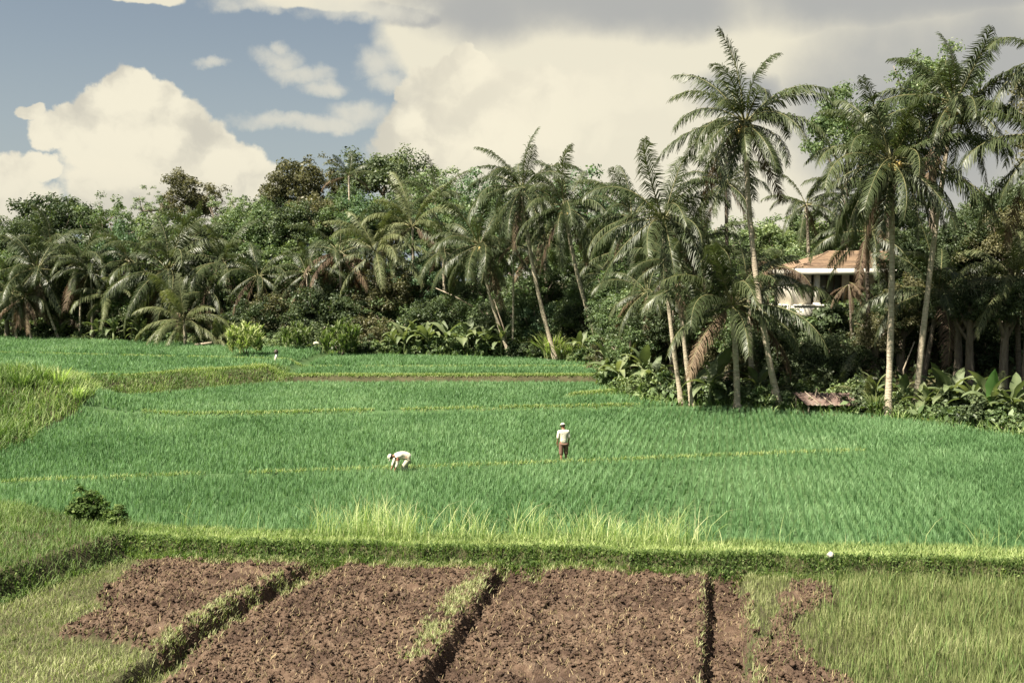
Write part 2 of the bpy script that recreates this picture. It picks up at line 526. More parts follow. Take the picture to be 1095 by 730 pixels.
# ------------------------------------------------------------------ blades
def blades(name, pos, hgt, lean, width, rnd, mat, az=None, curl=.5, segs=2):
    """grass-like blades; pos (N,3), the rest (N,)"""
    n = len(pos)
    if az is None:
        az = rng.uniform(0, 2 * np.pi, n)
    d = np.stack([np.cos(az), np.sin(az), np.zeros(n)], -1)
    sd = np.stack([-np.sin(az), np.cos(az), np.zeros(n)], -1)
    # turn the flat of each blade at random
    tw = rng.uniform(-.9, .9, n)
    sd = sd * np.cos(tw)[:, None] + d * np.sin(tw)[:, None]
    rows = []
    prof = {1: [(0, 1)], 2: [(0, 1), (.5, .85)], 3: [(0, 1), (.4, .95), (.75, .6)]}[segs]
    up = np.array([0, 0, 1.0])
    def point(t):
        a = lean * (t ** (1 + curl))
        return pos + d * (hgt * a)[:, None] + up * (hgt * t * np.sqrt(np.clip(1 - (.8 * a) ** 2, .12, 1)))[:, None]
    for t, w in prof:
        c = point(t)
        rows.append(c - sd * (width * w / 2)[:, None])
        rows.append(c + sd * (width * w / 2)[:, None])
    rows.append(point(1.0))
    k = len(rows)
    V = np.stack(rows, 1).reshape(-1, 3)
    b = np.arange(n)[:, None] * k
    qs = [b + np.array([[2 * i, 2 * i + 1, 2 * i + 3, 2 * i + 2]]) for i in range(len(prof) - 1)]
    q = np.concatenate(qs) if qs else None
    t = b + np.array([[k - 3, k - 2, k - 1]])
    tt = np.concatenate([np.repeat([p[0] for p in prof], 2), [1.0]])
    at_ = np.clip(rnd[:, None] + (tt[None, :] - .5) * .22, 0, 1).ravel()
    return mesh_np(name, V, q, t, [M[mat]], {'rnd': at_})


def field_blades(name, label, cat, x, y, hgt, lean, width, rnd, mat, group=None, dz=0, **kw):
    z = HF(x, y) - .015 + dz
    o = ob(name, blades(name, np.stack([x, y, z], -1), hgt, lean, width, rnd, mat, **kw))
    return tag(o, label, cat, group, 'stuff')


def scatter(x0, x1, y0, y1, per_m2, test):
    n = int((x1 - x0) * (y1 - y0) * per_m2)
    x, y = rng.uniform(x0, x1, n), rng.uniform(y0, y1, n)
    k = test(x, y)
    return x[k], y[k]


def leafcards(name, C, N, size, asp, rnd, mats):
    """diamond leaves, centre C, normal N"""
    n = len(C)
    N = N / np.linalg.norm(N, axis=1, keepdims=True)
    r = rng.normal(size=(n, 3))
    u = np.cross(N, r)
    u /= np.linalg.norm(u, axis=1, keepdims=True)
    v = np.cross(N, u)
    s = size[:, None]
    V = np.stack([C - u * s * .5, C + v * s * asp * .5 - u * s * .06 + N * s * .07, C + u * s * .5 - N * s * .05, C - v * s * asp * .5 - u * s * .06 + N * s * .07], 1).reshape(-1, 3)
    q = np.arange(n * 4).reshape(-1, 4)
    return mesh_np(name, V, q, None, mats, {'rnd': np.repeat(rnd, 4)})


# rice ------------------------------------------------------------
PPL = [('front', 'rice standing in the nearest paddy, in front of the two farmers'),
       ('mid', 'rice in the wide paddy behind the two farmers'),
       ('second', 'rice in the second paddy below the low earth banks'),
       ('left', 'rice on the raised terrace above the long left bank'),
       ('far', 'rice on the terrace at the foot of the forest')]


def rice(which, label, x0, x1, y0, y1, sp, nb, hm, wd, test):
    gx = np.arange(x0 - 25, x1 + 10, sp * 1.12)
    gy = np.arange(y0, y1, sp * .82)
    X, Y = np.meshgrid(gx, gy)
    X, Y = X.ravel(), Y.ravel()
    # planted rows running away from the bund, slightly askew
    X = X + .2 * (Y - y0) + rng.normal(0, sp * .11, len(X)) + .25 * (fbm(X, Y, .12, 2, 75) - .5)
    Y = Y + .05 * X + rng.normal(0, sp * .12, len(Y))
    k = test(X, Y) & (region(X, Y) == 5) & (rng.random(len(X)) > .035)
    X, Y = X[k], Y[k]
    n = len(X)
    vig = fbm(X, Y, .22, 3, 70)
    vig2 = fbm(X, Y, 1.3, 2, 73)
    hs = hm * (.78 + .4 * vig + .25 * (vig2 - .5)) * rng.normal(1, .1, n)
    X2 = np.repeat(X, nb)
    Y2 = np.repeat(Y, nb)
    m = n * nb
    az = rng.uniform(0, 2 * np.pi, m)
    rr = sp * .23 * np.sqrt(rng.random(m))
    px, py = X2 + np.cos(az) * rr, Y2 + np.sin(az) * rr
    pz = H(px, py) - .01
    h = np.repeat(hs, nb) * rng.uniform(.65, 1.1, m)
    ln = rng.uniform(.05, .5, m)
    az2 = az + rng.normal(0, .6, m)
    rnd = np.clip(.45 + (np.repeat(vig, nb) - .5) * .7 + (np.repeat(vig2, nb) - .5) * .3 + rng.normal(0, .12, m), 0, 1)
    o = ob('rice', blades('rice', np.stack([px, py, pz], -1), h, ln, np.full(m, wd), rnd, 'rice', az=az2, curl=.7))
    tag(o, label, 'rice', 'rice paddies', 'stuff')


front = lambda x, y: (y < np.interp(x, [p[0] for p in L1], [p[1] for p in L1]) - .16)
mid = lambda x, y: (y > np.interp(x, [p[0] for p in L1], [p[1] for p in L1]) + .2) & (y < y2(x) - .25)
second = lambda x, y: (y > y2(x) + .28) & (y < yB(x) - .3) & (pdist([(3.4, 69.2), (6.5, 71.5)], x, y) > .5)
leftt = lambda x, y: (y > yB(x)) & (x < -17) & (pdist(L3, x, y) > .35)
fart = lambda x, y: (y > 80.4) & (x >= -16.2) & (pdist(L3, x, y) > .3)
rice('front', PPL[0][1], -21, 29, 29.5, 51, .28, 16, .37, .022, front)
rice('mid', PPL[1][1], -24, 28, 38, 68, .29, 12, .36, .03, mid)
rice('second', PPL[2][1], -26, 10, 57, 80, .31, 10, .36, .04, second)
rice('left', PPL[3][1], -75, -17, 66, 130, .4, 8, .38, .055, leftt)
rice('far', PPL[4][1], -16.5, 9, 80, 104, .34, 9, .36, .05, fart)

# grasses ---------------------------------------------------------
VIEW = lambda x, y: np.abs(x) < y * .55 + 5

# left upper grass bank
x, y = scatter(-26, -10, 19, 44, 330, lambda x, y: (region(x, y) == 0) & (x < xL(y) + .25) & VIEW(x, y))
n = len(x)
pt = fbm(x, y, .7, 3, 80)
field_blades('grass', 'green grass covering the raised bank at the left edge', 'grass', x, y, rng.uniform(.1, .3, n) * (.6 + pt), rng.uniform(.2, .85, n),
             rng.uniform(.01, .02, n), np.clip(.1 + pt * .7 + rng.normal(0, .15, n), 0, 1), 'grass_green')
# left low dry grass
x, y = scatter(-16, -2, 16, 30.5, 430, lambda x, y: bare(x, y) & (x > xL(y) + .1) & (y < yF(x) - .3) & VIEW(x, y) & (x < -2))
n = len(x)
pt = fbm(x, y, .8, 3, 82)
field_blades('grass', 'short dry yellowish grass around the small left plot', 'grass', x, y, rng.uniform(.05, .17, n) * (.6 + pt), rng.uniform(.2, .95, n),
             rng.uniform(.01, .018, n), np.clip(pt * .95 + rng.normal(0, .17, n), 0, 1), 'grass_dry')
# bund top and face
x, y = scatter(-12, 27, 26, 34, 520, lambda x, y: (y > yF(x) - .42) & (y < yF(x) + 1.6) & VIEW(x, y) & (x > xL(y)))
n = len(x)
pt = fbm(x, y, .9, 3, 84)
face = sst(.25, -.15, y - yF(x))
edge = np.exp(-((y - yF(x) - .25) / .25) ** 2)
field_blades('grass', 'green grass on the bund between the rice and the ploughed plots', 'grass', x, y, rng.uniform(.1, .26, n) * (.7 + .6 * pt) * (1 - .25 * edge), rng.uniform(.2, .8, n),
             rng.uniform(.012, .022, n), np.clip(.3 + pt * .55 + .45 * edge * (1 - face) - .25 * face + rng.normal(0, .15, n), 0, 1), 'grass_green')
x, y = scatter(-12, 27, 26, 33, 620, lambda x, y: (y > yF(x) - .5) & (y < yF(x) + .12) & VIEW(x, y) & (x > xL(y) - .3) & (fbm(x, y, 1.6, 3, 184) > .43))
n = len(x)
C = np.stack([x, y - .03, HF(x, y) + rng.uniform(.0, .14, n)], -1)
Nn = rng.normal(size=(n, 3)) * .55 + np.array([0, -.5, .7])
o = ob('weeds', leafcards('weeds', C, Nn, rng.uniform(.04, .12, n), .5, np.clip(rng.normal(.4, .2, n), 0, 1), [M['weed_leaf']]))
tag(o, 'dark leafy weeds hanging on the face of the bund above the plots', 'weeds', None, 'stuff')
x, y = scatter(-16, -9, 18, 32, 420, lambda x, y: (np.abs(xL(y) - x - .1) < .4) & (y < yF(x)) & (fbm(x, y, 1.6, 3, 185) > .42))
n = len(x)
C = np.stack([x, y, HF(x, y) + rng.uniform(.0, .14, n)], -1)
o = ob('weeds', leafcards('weeds', C, rng.normal(size=(n, 3)) * .55 + np.array([.5, -.2, .7]), rng.uniform(.04, .12, n), .5, np.clip(rng.normal(.4, .2, n), 0, 1), [M['weed_leaf']]))
tag(o, 'dark leafy weeds on the side of the raised left bank', 'weeds', None, 'stuff')
x, y = scatter(-12, 27, 26, 34, 620, lambda x, y: (y > yF(x) - .12 - .3 * (fbm(x, y, 1.4, 2, 288) > .55)) & (y < yF(x) + 1.2) & VIEW(x, y) & (x > xL(y)))
n = len(x)
pt = fbm(x, y, 1.2, 3, 284)
field_blades('grass', 'bright pale grass along the crest of the bund', 'grass', x, y, rng.uniform(.08, .2, n) * (.6 + .8 * pt), rng.uniform(.2, .9, n), rng.uniform(.012, .02, n), np.clip(pt * .7 + .02 + rng.normal(0, .16, n), 0, 1), 'grass_tall')
x, y = scatter(-12, 27, 26, 33, 700, lambda x, y: (y > yF(x) - .6) & (y < yF(x) - .05) & VIEW(x, y) & (x > xL(y) - .2))
n = len(x)
pt = fbm(x, y, 1.5, 3, 286)
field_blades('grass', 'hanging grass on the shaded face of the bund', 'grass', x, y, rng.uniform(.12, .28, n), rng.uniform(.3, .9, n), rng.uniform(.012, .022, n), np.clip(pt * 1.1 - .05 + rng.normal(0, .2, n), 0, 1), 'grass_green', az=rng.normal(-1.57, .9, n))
# tall pale grass on the bund
def tallp(x, y):
    pxx = x / y * FPX + 547
    dens = np.interp(pxx, [110, 150, 250, 300, 340, 375, 420, 520, 560, 600, 680, 730, 752, 790, 1030, 1050, 1070, 1095], [.05, .04, .05, .12, .6, 1, .75, .7, .45, .7, 1, 1, .2, .05, .05, .35, .3, .03])
    f = y - yF(x)
    return (rng.random(x.shape) < dens) & (f > .55) & (f < 1.75) & (fbm(x, y, 1.6, 2, 86) + .25 * dens > .56)
x, y = scatter(-11, 14, 27, 34, 330, tallp)
n = len(x)
vig = fbm(x, y, 1.4, 2, 87)
field_blades('tall_grass', 'tall pale yellow grass sticking up from the bund before the rice', 'grass', x, y, rng.uniform(.2, 1.0, n) ** 1.5 * (.35 + 1.5 * vig), rng.uniform(.05, .9, n),
             rng.uniform(.009, .017, n), np.clip(.2 + .5 * vig + rng.normal(0, .27, n), 0, 1), 'grass_tall', curl=1.0, segs=3)
# right pale grass field
x, y = scatter(4.5, 23, 15.5, 29.5, 400, lambda x, y: bare(x, y, .26) & (y < yF(x) - .3) & VIEW(x, y) & (pdist(TRC, x, y) > .3))
n = len(x)
pt = fbm(x, y, .7, 3, 90)
pt2 = fbm(x, y, 2.2, 2, 93)
hm = np.interp(x / y * FPX + 547, [780, 860, 930, 1095], [.18, .22, .34, .36])
field_blades('grass', 'pale green grass field beside the right trench', 'grass', x, y, rng.uniform(.4, 1.1, n) * hm * (.55 + .6 * pt + .4 * pt2), rng.uniform(.05, .55, n),
             rng.uniform(.01, .018, n), np.clip(pt * .75 + pt2 * .25 - .02 + rng.normal(0, .15, n), 0, 1), 'grass_dry', curl=.8)
x, y = scatter(6, 23, 17, 29, 60, lambda x, y: (region(x, y) == 0) & (y < yF(x) - .4) & VIEW(x, y) & (x / y * FPX + 547 > 880) & (fbm(x, y, .5, 2, 95) > .46))
n = len(x)
field_blades('tall_grass', 'green taller blades scattered through the pale grass field', 'grass', x, y, rng.uniform(.25, .55, n), rng.uniform(.05, .5, n),
             rng.uniform(.012, .02, n), np.clip(rng.normal(.55, .2, n), 0, 1), 'grass_green', curl=.8)
# straw and weeds on the soil
x, y = scatter(-13, 12, 16, 30, 55, lambda x, y: (region(x, y) > 0) & (region(x, y) < 5) & VIEW(x, y))
n = len(x)
field_blades('straw', 'dry straw strewn over the ploughed soil', 'straw', x, y, rng.uniform(.05, .16, n), rng.uniform(.5, 1.0, n), rng.uniform(.008, .015, n), rng.random(n), 'straw', curl=.1, dz=.015)
x, y = scatter(-13, 9, 16, 30, 1300, lambda x, y: ((pdist(PALE_A, x, y) < .42 * rng.random(x.shape)) | (pdist(PALE_B, x, y) < .44 * rng.random(x.shape)) | ((np.abs(pdist(TRC, x, y) - .56) < .1) & (rng.random(x.shape) < .25)) | ((y > yF(x) - .8) & (y < yF(x) - .35))) & (fbm(x, y, 1.7, 3, 98) > .42))
n = len(x)
field_blades('grass', 'pale dry grass along the trench edges between the plots', 'grass', x, y, rng.uniform(.06, .2, n), rng.uniform(.2, .9, n), rng.uniform(.012, .02, n), np.clip(rng.normal(.84, .15, n), 0, 1), 'grass_dry')
# banks behind
x, y = scatter(-46, -15.5, 62, 84, 150, lambda x, y: (region(x, y) == 0) & (y > yB(x) - .5))
n = len(x)
pt = fbm(x, y, .6, 3, 100)
tB = (y - yB(x))
field_blades('grass', 'rough grass covering the long bank below the left terrace', 'grass', x, y, rng.uniform(.15, .4, n) * (.5 + pt), rng.uniform(.2, .9, n), rng.uniform(.03, .05, n),
             np.clip(.05 + pt * .8 + .35 * np.exp(-((tB - np.interp(x, [-30, -22, -17, -16, 20], [6, 4.5, 1.6, .5, .45]) - .2) / .5) ** 2) + rng.normal(0, .15, n), 0, 1), 'grass_green')
x, y = scatter(-45, -19, 43, 70, 110, lambda x, y: (region(x, y) == 0) & (x < xL(y) + .4) & (y < yB(x) + 1))
n = len(x)
pt = fbm(x, y, .5, 3, 103)
side = sst(-26.5, -23.5, x) * sst(50, 58, y)
field_blades('grass', 'long tufted grass on the mound at the left end of the paddies', 'grass', x, y, rng.uniform(.25, .8, n) * (.45 + pt), rng.uniform(.2, .9, n), rng.uniform(.03, .05, n),
             np.clip(-.02 + pt * .75 + .3 * side + rng.normal(0, .16, n), 0, 1), 'grass_green', curl=.8)
x, y = scatter(-17, 8, 78.6, 81.5, 90, lambda x, y: (y > yB(x) + .28) & (y < yB(x) + 1.7))
n = len(x)
field_blades('grass', 'pale grass along the top of the low brown earth bank', 'grass', x, y, rng.uniform(.1, .3, n), rng.uniform(.2, .9, n), rng.uniform(.03, .05, n), np.clip(rng.normal(.78, .14, n), 0, 1), 'grass_green')
xc_ = np.linspace(-30, 7, 30)
crest = list(zip(xc_, yB(xc_) + np.interp(xc_, [-30, -22, -17, -16, 20], [6, 4.5, 1.6, .35, .3]) + .25))
bx = []
for ln, wd_, dn in ((crest, .25, 2.5), (L1, .2, 1), (L3, .35, 1), ([(-19.5, y2(-19.5)), (7.3, y2(7.3))], .2, 1), ([(3.3, 69.2), (6.5, 71.5)], .35, 3)):
    for (xa, ya), (xb, yb) in zip(ln[:-1], ln[1:]):
        m = int(math.hypot(xb - xa, yb - ya) * 105 * dn)
        t = rng.random(m)
        bx.append(np.stack([xa + (xb - xa) * t + rng.normal(0, wd_ * .5, m), ya + (yb - ya) * t + rng.normal(0, wd_ * .5, m)], -1))
bx = np.concatenate(bx)
k = pip(FIELD, bx[:, 0], bx[:, 1])
bx = bx[k & (fbm(bx[:, 0], bx[:, 1], .5, 2, 105) > .3)]
n = len(bx)
field_blades('grass', 'thin pale grass on the narrow ridges between the paddies', 'grass', bx[:, 0], bx[:, 1], rng.uniform(.1, .24, n), rng.uniform(.3, 1, n), np.clip(bx[:, 1] / 1700, .022, .055), np.clip(rng.normal(.84, .12, n), 0, 1), 'grass_green')
# forest floor growth right at the edge
ex = []
for (xa, ya), (xb, yb) in zip(EDGE[1:-3], EDGE[2:-2]):
    m = int(math.hypot(xb - xa, yb - ya) * 110)
    t = rng.random(m)
    ex.append(np.stack([xa + (xb - xa) * t + rng.normal(.4, .6, m), ya + (yb - ya) * t + rng.normal(.6, .6, m)], -1))
ex = np.concatenate(ex)
ex = ex[fbm(ex[:, 0], ex[:, 1], .4, 2, 106) > .4]
n = len(ex)
field_blades('undergrowth', 'low weeds where the rice meets the foot of the forest', 'weeds', ex[:, 0], ex[:, 1], rng.uniform(.2, .75, n), rng.uniform(.2, .9, n), rng.uniform(.04, .09, n), np.clip(rng.normal(.42, .2, n), 0, 1), 'grass_green')


x, y = scatter(-70, 55, 45, 125, 9, lambda x, y: ~pip(FIELD, x, y) & (pdist(EDGE, x, y) < 26) & VIEW(x, y * 1.1))
n = len(x)
C = np.stack([x, y, H(x, y) + rng.uniform(.05, .9, n) ** 1.5], -1)
Nn = rng.normal(size=(n, 3)) * .6 + np.array([0, -.2, 1])
o = ob('undergrowth', leafcards('undergrowth', C, Nn, rng.uniform(.25, .7, n), .55, np.clip(rng.normal(.45, .2, n), 0, 1), [M['leaf_mid']]))
tag(o, 'leafy ground cover on the shaded forest floor', 'weeds', None, 'stuff')

# clods ------------------------------------------------------------
ico_bm = bmesh.new()
bmesh.ops.create_icosphere(ico_bm, subdivisions=1, radius=1)
IV = np.array([v.co[:] for v in ico_bm.verts])
IF = np.array([[v.index for v in f.verts] for f in ico_bm.faces])
ico_bm.free()


def lumps(name, pos, size, mat):
    n = len(pos)
    S = size[:, None, None] * rng.uniform(.5, 1.4, (n, 1, 3)) * rng.uniform(.55, 1.3, (n, len(IV), 1)) * np.array([1, 1, .75])
    a = rng.uniform(0, 2 * np.pi, n)
    ca, sa = np.cos(a)[:, None], np.sin(a)[:, None]
    B = IV[None] * S
    V = np.stack([B[..., 0] * ca - B[..., 1] * sa, B[..., 0] * sa + B[..., 1] * ca, B[..., 2]], -1) + pos[:, None, :]
    T = (np.arange(n)[:, None, None] * len(IV) + IF[None]).reshape(-1, 3)
    return mesh_np(name, V.reshape(-1, 3), None, T, [M[mat]])


x, y = scatter(-13, 12, 17.5, 31, 420, lambda x, y: (region(x, y) > 0) & (region(x, y) < 5) & VIEW(x, y) & (fbm(x, y, .8, 2, 110) > .25))
n = len(x)
sz = .011 + .03 * rng.random(n) ** 2 + np.where(rng.random(n) < .07, .05, 0) * rng.random(n)
o = ob('soil_clods', lumps('soil_clods', np.stack([x, y, HF(x, y) + sz * .25], -1), sz, 'soil'))
tag(o, 'loose brown clods lying over the ploughed plots', 'clods', None, 'stuff')

# ------------------------------------------------------------------ coconut palms
FL = 4.8


def frond_data(e0, droop, seed, mats, hang=.5, npair=84):
    r = np.random.default_rng(seed)
    ns = 14
    s = np.linspace(0, 1, ns + 1)
    e = R(e0) - R(droop) * s ** 1.55
    e = np.maximum(e, R(-86))
    sway = R(r.uniform(-14, 14)) * s
    dx = np.cos(e) * np.cos(sway)
    dy = np.cos(e) * np.sin(sway)
    dz = np.sin(e)
    step = FL / ns
    pts = np.zeros((ns + 1, 3))
    for i in range(ns):
        pts[i + 1] = pts[i] + step * np.array([(dx[i] + dx[i + 1]) / 2, (dy[i] + dy[i + 1]) / 2, (dz[i] + dz[i + 1]) / 2])
    tang = np.stack([dx, dy, dz], -1)
    side = np.stack([-np.sin(sway), np.cos(sway), np.zeros(ns + 1)], -1)
    mb = MB()
    mb.tube(pts, list(np.interp(s, [0, .05, .3, 1], [.075, .05, .028, .006])), 4, False)
    nq_r = len(mb.Qd)
    V = list(mb.V)
    Qd = list(mb.Qd)
    rn = [.8] * len(V)
    twist = R(r.uniform(-25, 25))
    torn = r.uniform(.2, .98, 4)
    for j in range(npair):
        u = .13 + .87 * (j + r.uniform(-.2, .2)) / npair
        u = min(u, .995)
        p = np.array([np.interp(u, s, pts[:, k]) for k in range(3)])
        t = np.array([np.interp(u, s, tang[:, k]) for k in range(3)])
        sd = np.array([np.interp(u, s, side[:, k]) for k in range(3)])
        upv = np.cross(t, sd)
        if upv[2] < 0:
            upv = -upv
        ll = np.interp(u, [.1, .22, .45, .75, 1], [.42, .76, .96, .8, .4])
        for sg in (-1, 1):
            if r.random() < (.4 if any(abs(u - g_) < .02 for g_ in torn) else .05):
                continue
            L_ = ll * r.uniform(.8, 1.16)
            ct, st_ = math.cos(twist), math.sin(twist)
            sdd = sd * sg * ct + upv * st_ * sg
            d1 = sdd * (.55 + .3 * hang) + t * (.95 - .45 * hang + .4 * u) + upv * (.28 - .35 * hang)
            d1[2] -= hang * .25
            d1 = d1 + r.normal(0, .13, 3)
            d1 /= np.linalg.norm(d1)
            d2 = d1.copy()
            d2[2] -= .55 + hang * .9 + r.uniform(0, .3)
            d2 /= np.linalg.norm(d2)
            w = r.uniform(.042, .064)
            wv = t * w * .5
            a = p + d1 * L_ * .5
            b_ = a + d2 * L_ * .5
            k = len(V)
            V += [p - wv, p + wv, a + wv * 1.05, a - wv * 1.05, b_ + wv * .3, b_ - wv * .3]
            Qd += [(k, k + 1, k + 2, k + 3), (k + 3, k + 2, k + 4, k + 5)]
            c = np.clip(.42 + r.normal(0, .13) + .1 * u, 0, 1)
            rn += [c, c, c, c, min(c + .16, 1), min(c + .16, 1)]
    mi = [1] * nq_r + [0] * (len(Qd) - nq_r)
    return mesh_np('frond', V, Qd, None, mats, {'rnd': rn}, mat_idx=mi)


FROND = {}
for kind_, mt in (('green', 'frond'), ('pale', 'frond_pale'), ('dry', 'frond_dry')):
    for ei, (e0, dr, hg) in enumerate([(84, 30, .2), (72, 56, .4), (57, 76, .55), (43, 86, .65), (29, 90, .75), (13, 84, .85), (-6, 72, 1.0), (-27, 56, 1.1), (-53, 33, 1.15)]):
        if kind_ == 'dry' and ei not in (4, 6, 7, 8):
            continue
        for v in range(3 if kind_ == 'green' else 2):
            FROND[(kind_, ei, v)] = frond_data(e0 + (v - 1) * 4, dr + (v - 1) * 10, 100 * ei + v + 7, [M[mt], M['rachis']], hg)
NV = {'green': 3, 'pale': 2, 'dry': 2}
coco_bm = bmesh.new()
bmesh.ops.create_icosphere(coco_bm, subdivisions=2, radius=.14)
for v in coco_bm.verts:
    v.co.z *= 1.25
COCO = bpy.data.meshes.new('coconut')
coco_bm.to_mesh(COCO)
coco_bm.free()
COCO.materials.append(M['coconut'])
for p_ in COCO.polygons:
    p_.use_smooth = True


def bez(p0, p1, p2, n):
    return [p0 * (1 - t) ** 2 + p1 * 2 * t * (1 - t) + p2 * t * t for t in [i / n for i in range(n + 1)]]


def palm(label, base, crown, bow=(0, 0), size=1.0, nf=24, seed=1, wind=0.0, dry=2, nuts=0, kind='green', bark='trunk_palm', rad=.17, emin=-60, group='coconut palms', name='coconut_palm', emax=80):
    r = random.Random(seed)
    root = ob(name, None, loc=base)
    tag(root, label, 'palm', group)
    c = crown - base
    ctrl = c * .5 + Vector((bow[0], bow[1], 0))
    pts = bez(Vector((0, 0, -.3)), ctrl, c, 22)
    nP = len(pts)
    rr = [rad * (1.0 + .75 * max(0, 1 - i / 2.2)) * (1 - .36 * i / nP) * (1 + .07 * ((i * 7919) % 5 - 2) / 2) for i in range(nP)]
    mb = MB()
    mb.tube(pts, rr, 9)
    ob('trunk', mb.data('trunk', M[bark], True), root)
    for i in range(nf):
        t = (i + r.uniform(-.3, .3)) / nf
        t = min(max(t, 0), 1)
        el = emax - (emax - emin) * t ** .92
        classes = [86, 74, 60, 45, 30, 14, -4, -25, -52]
        ei = min(range(9), key=lambda q: abs(classes[q] - el))
        az = i * 2.39996 + r.uniform(-.45, .45) + seed
        kd = kind
        if i >= nf - dry and ei >= 4:
            kd = 'dry'
            ei = {4: 4, 5: 6}.get(ei, ei)
        d = FROND[(kd, ei, r.randrange(NV[kd]))]
        sc_ = size * r.uniform(.82, 1.12) * (.95 if ei == 0 else .92 if ei in (7, 8) else 1)
        tilt = Euler((0, wind * (.5 + .5 * (1 - t)), 0)).to_matrix()
        m = tilt @ Euler((r.uniform(-.35, .35), r.uniform(-.15, .15), az), 'XYZ').to_matrix()
        ob('frond', d, root, loc=c + Vector((math.cos(az) * .1, math.sin(az) * .1, r.uniform(-.2, .15))), rot=m.to_euler(), sc=sc_)
    for i in range(nuts):
        a = r.uniform(0, 6.28)
        q = r.uniform(.3, .5)
        ob('coconut', COCO, root, loc=c + Vector((math.cos(a) * q, math.sin(a) * q, -.25 - r.uniform(0, .55))), rot=(r.uniform(-.5, .5), r.uniform(-.5, .5), 0), sc=r.uniform(1.1, 1.45))
    return root


def edgeY(px, off=1.0):
    """depth of the forest edge seen in the direction of pixel px, plus off"""
    k = ray(px, 330).x / ray(px, 330).y
    yy = np.linspace(45, 125, 900)
    ins = pip(FIELD, k * yy, yy)
    out = np.where(~ins)[0]
    return float(yy[out[0]]) + off if len(out) else 120.0


def palm_px(label, cpx, cpy, bpx, Y, bowx=0, Yc=None, **kw):
    b = at(bpx, Y)
    c = Q(cpx, cpy, Yc or Y)
    return palm(label, b, c, bow=(bowx, 0), **kw)


# right group
palm_px('tallest coconut palm, pale curved trunk leaning left, crown alone against grey cloud', 797, 130, 836, 63.2, -.9, seed=3, wind=.07, nuts=14, size=1.06, nf=35, rad=.19)
palm_px('coconut palm with big drooping crown and straight pale trunk right of the villa', 953, 172, 951, 60.0, .25, seed=12, size=1.25, nf=40, nuts=14, rad=.19, emin=-64, dry=2)
palm_px('coconut palm whose trunk leans right from the banana plants, crown blown by wind', 1020, 112, 980, 60.3, -.3, seed=21, wind=.2, size=1.15, nf=28, nuts=5, rad=.17, dry=1)
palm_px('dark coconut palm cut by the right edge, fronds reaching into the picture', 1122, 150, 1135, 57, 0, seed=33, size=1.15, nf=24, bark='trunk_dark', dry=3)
palm_px('high coconut palm at the right edge with only frond tips in view', 1118, 62, 1160, 58, 0, seed=35, size=.9, nf=18, bark='trunk_dark')
palm_px('low spreading coconut palm standing left of the tall curved trunk', 783, 326, 790, 63.6, .1, seed=41, size=1.22, nf=26, emin=-30, dry=3, rad=.2)
palm_px('coconut palm with high bare spear frond, left trunk of a close pair', 709, 232, 731, 65.5, -.4, seed=52, size=1.15, nf=26, rad=.15, dry=2)
palm_px('coconut palm lower of a close pair, thin trunk with yellowed fronds', 724, 280, 742, 65, -.2, seed=58, size=.8, nf=20, rad=.15, dry=4)
palm_px('small coconut palm with hanging dead fronds behind the broad leafed shrubs', 692, 312, 706, 76, -.2, seed=61, size=.85, nf=18, rad=.15, dry=4)
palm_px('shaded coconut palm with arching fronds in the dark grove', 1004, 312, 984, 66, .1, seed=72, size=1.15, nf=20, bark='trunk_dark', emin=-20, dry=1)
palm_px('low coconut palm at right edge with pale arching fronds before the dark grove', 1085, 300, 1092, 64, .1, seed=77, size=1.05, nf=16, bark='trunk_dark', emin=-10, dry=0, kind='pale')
palm_px('small dark coconut palm half hidden behind the tallest palm', 776, 196, 779, 80, .1, seed=81, size=.9, nf=18, bark='trunk_dark', dry=2)
palm_px('distant thin coconut palm above the villa roof against the sky', 862, 218, 866, 95, .1, seed=84, size=.85, nf=16, dry=1)
palm_px('slim dark palm with grey drooping fronds before the villa veranda', 908, 304, 913, 72, 0, seed=88, size=.42, nf=11, emin=-70, emax=0, dry=11, bark='trunk_dark', rad=.1)
palm_px('coconut palm with speckled grey trunk right behind the low spreading palm', 800, 300, 806, 68, 0, seed=90, size=.8, nf=14, bark='trunk_palm', dry=2)
palm_px('thin coconut palm between the close pair and the tallest palm', 752, 262, 757, 78, .1, seed=93, size=.95, nf=18, dry=2, bark='trunk_dark')
palm_px('small palm with orange brown dead fronds at the left corner of the villa', 829, 284, 832, 77, 0, seed=191, size=.78, nf=12, emin=-50, emax=50, dry=9, rad=.12)
palm_px('palm with hanging fronds between the villa and the big drooping palm', 927, 250, 930, 72, 0, seed=193, size=.95, nf=20, emin=-64, dry=3, bark='trunk_dark')
palm_px('coconut palm right behind the villa roof', 905, 206, 908, 97, 0, seed=195, size=1.1, nf=18, dry=2)
palm_px('coconut palm behind the low crowns, left of the close pair', 676, 232, 682, 84, -.1, seed=197, size=1.0, nf=20, dry=2)
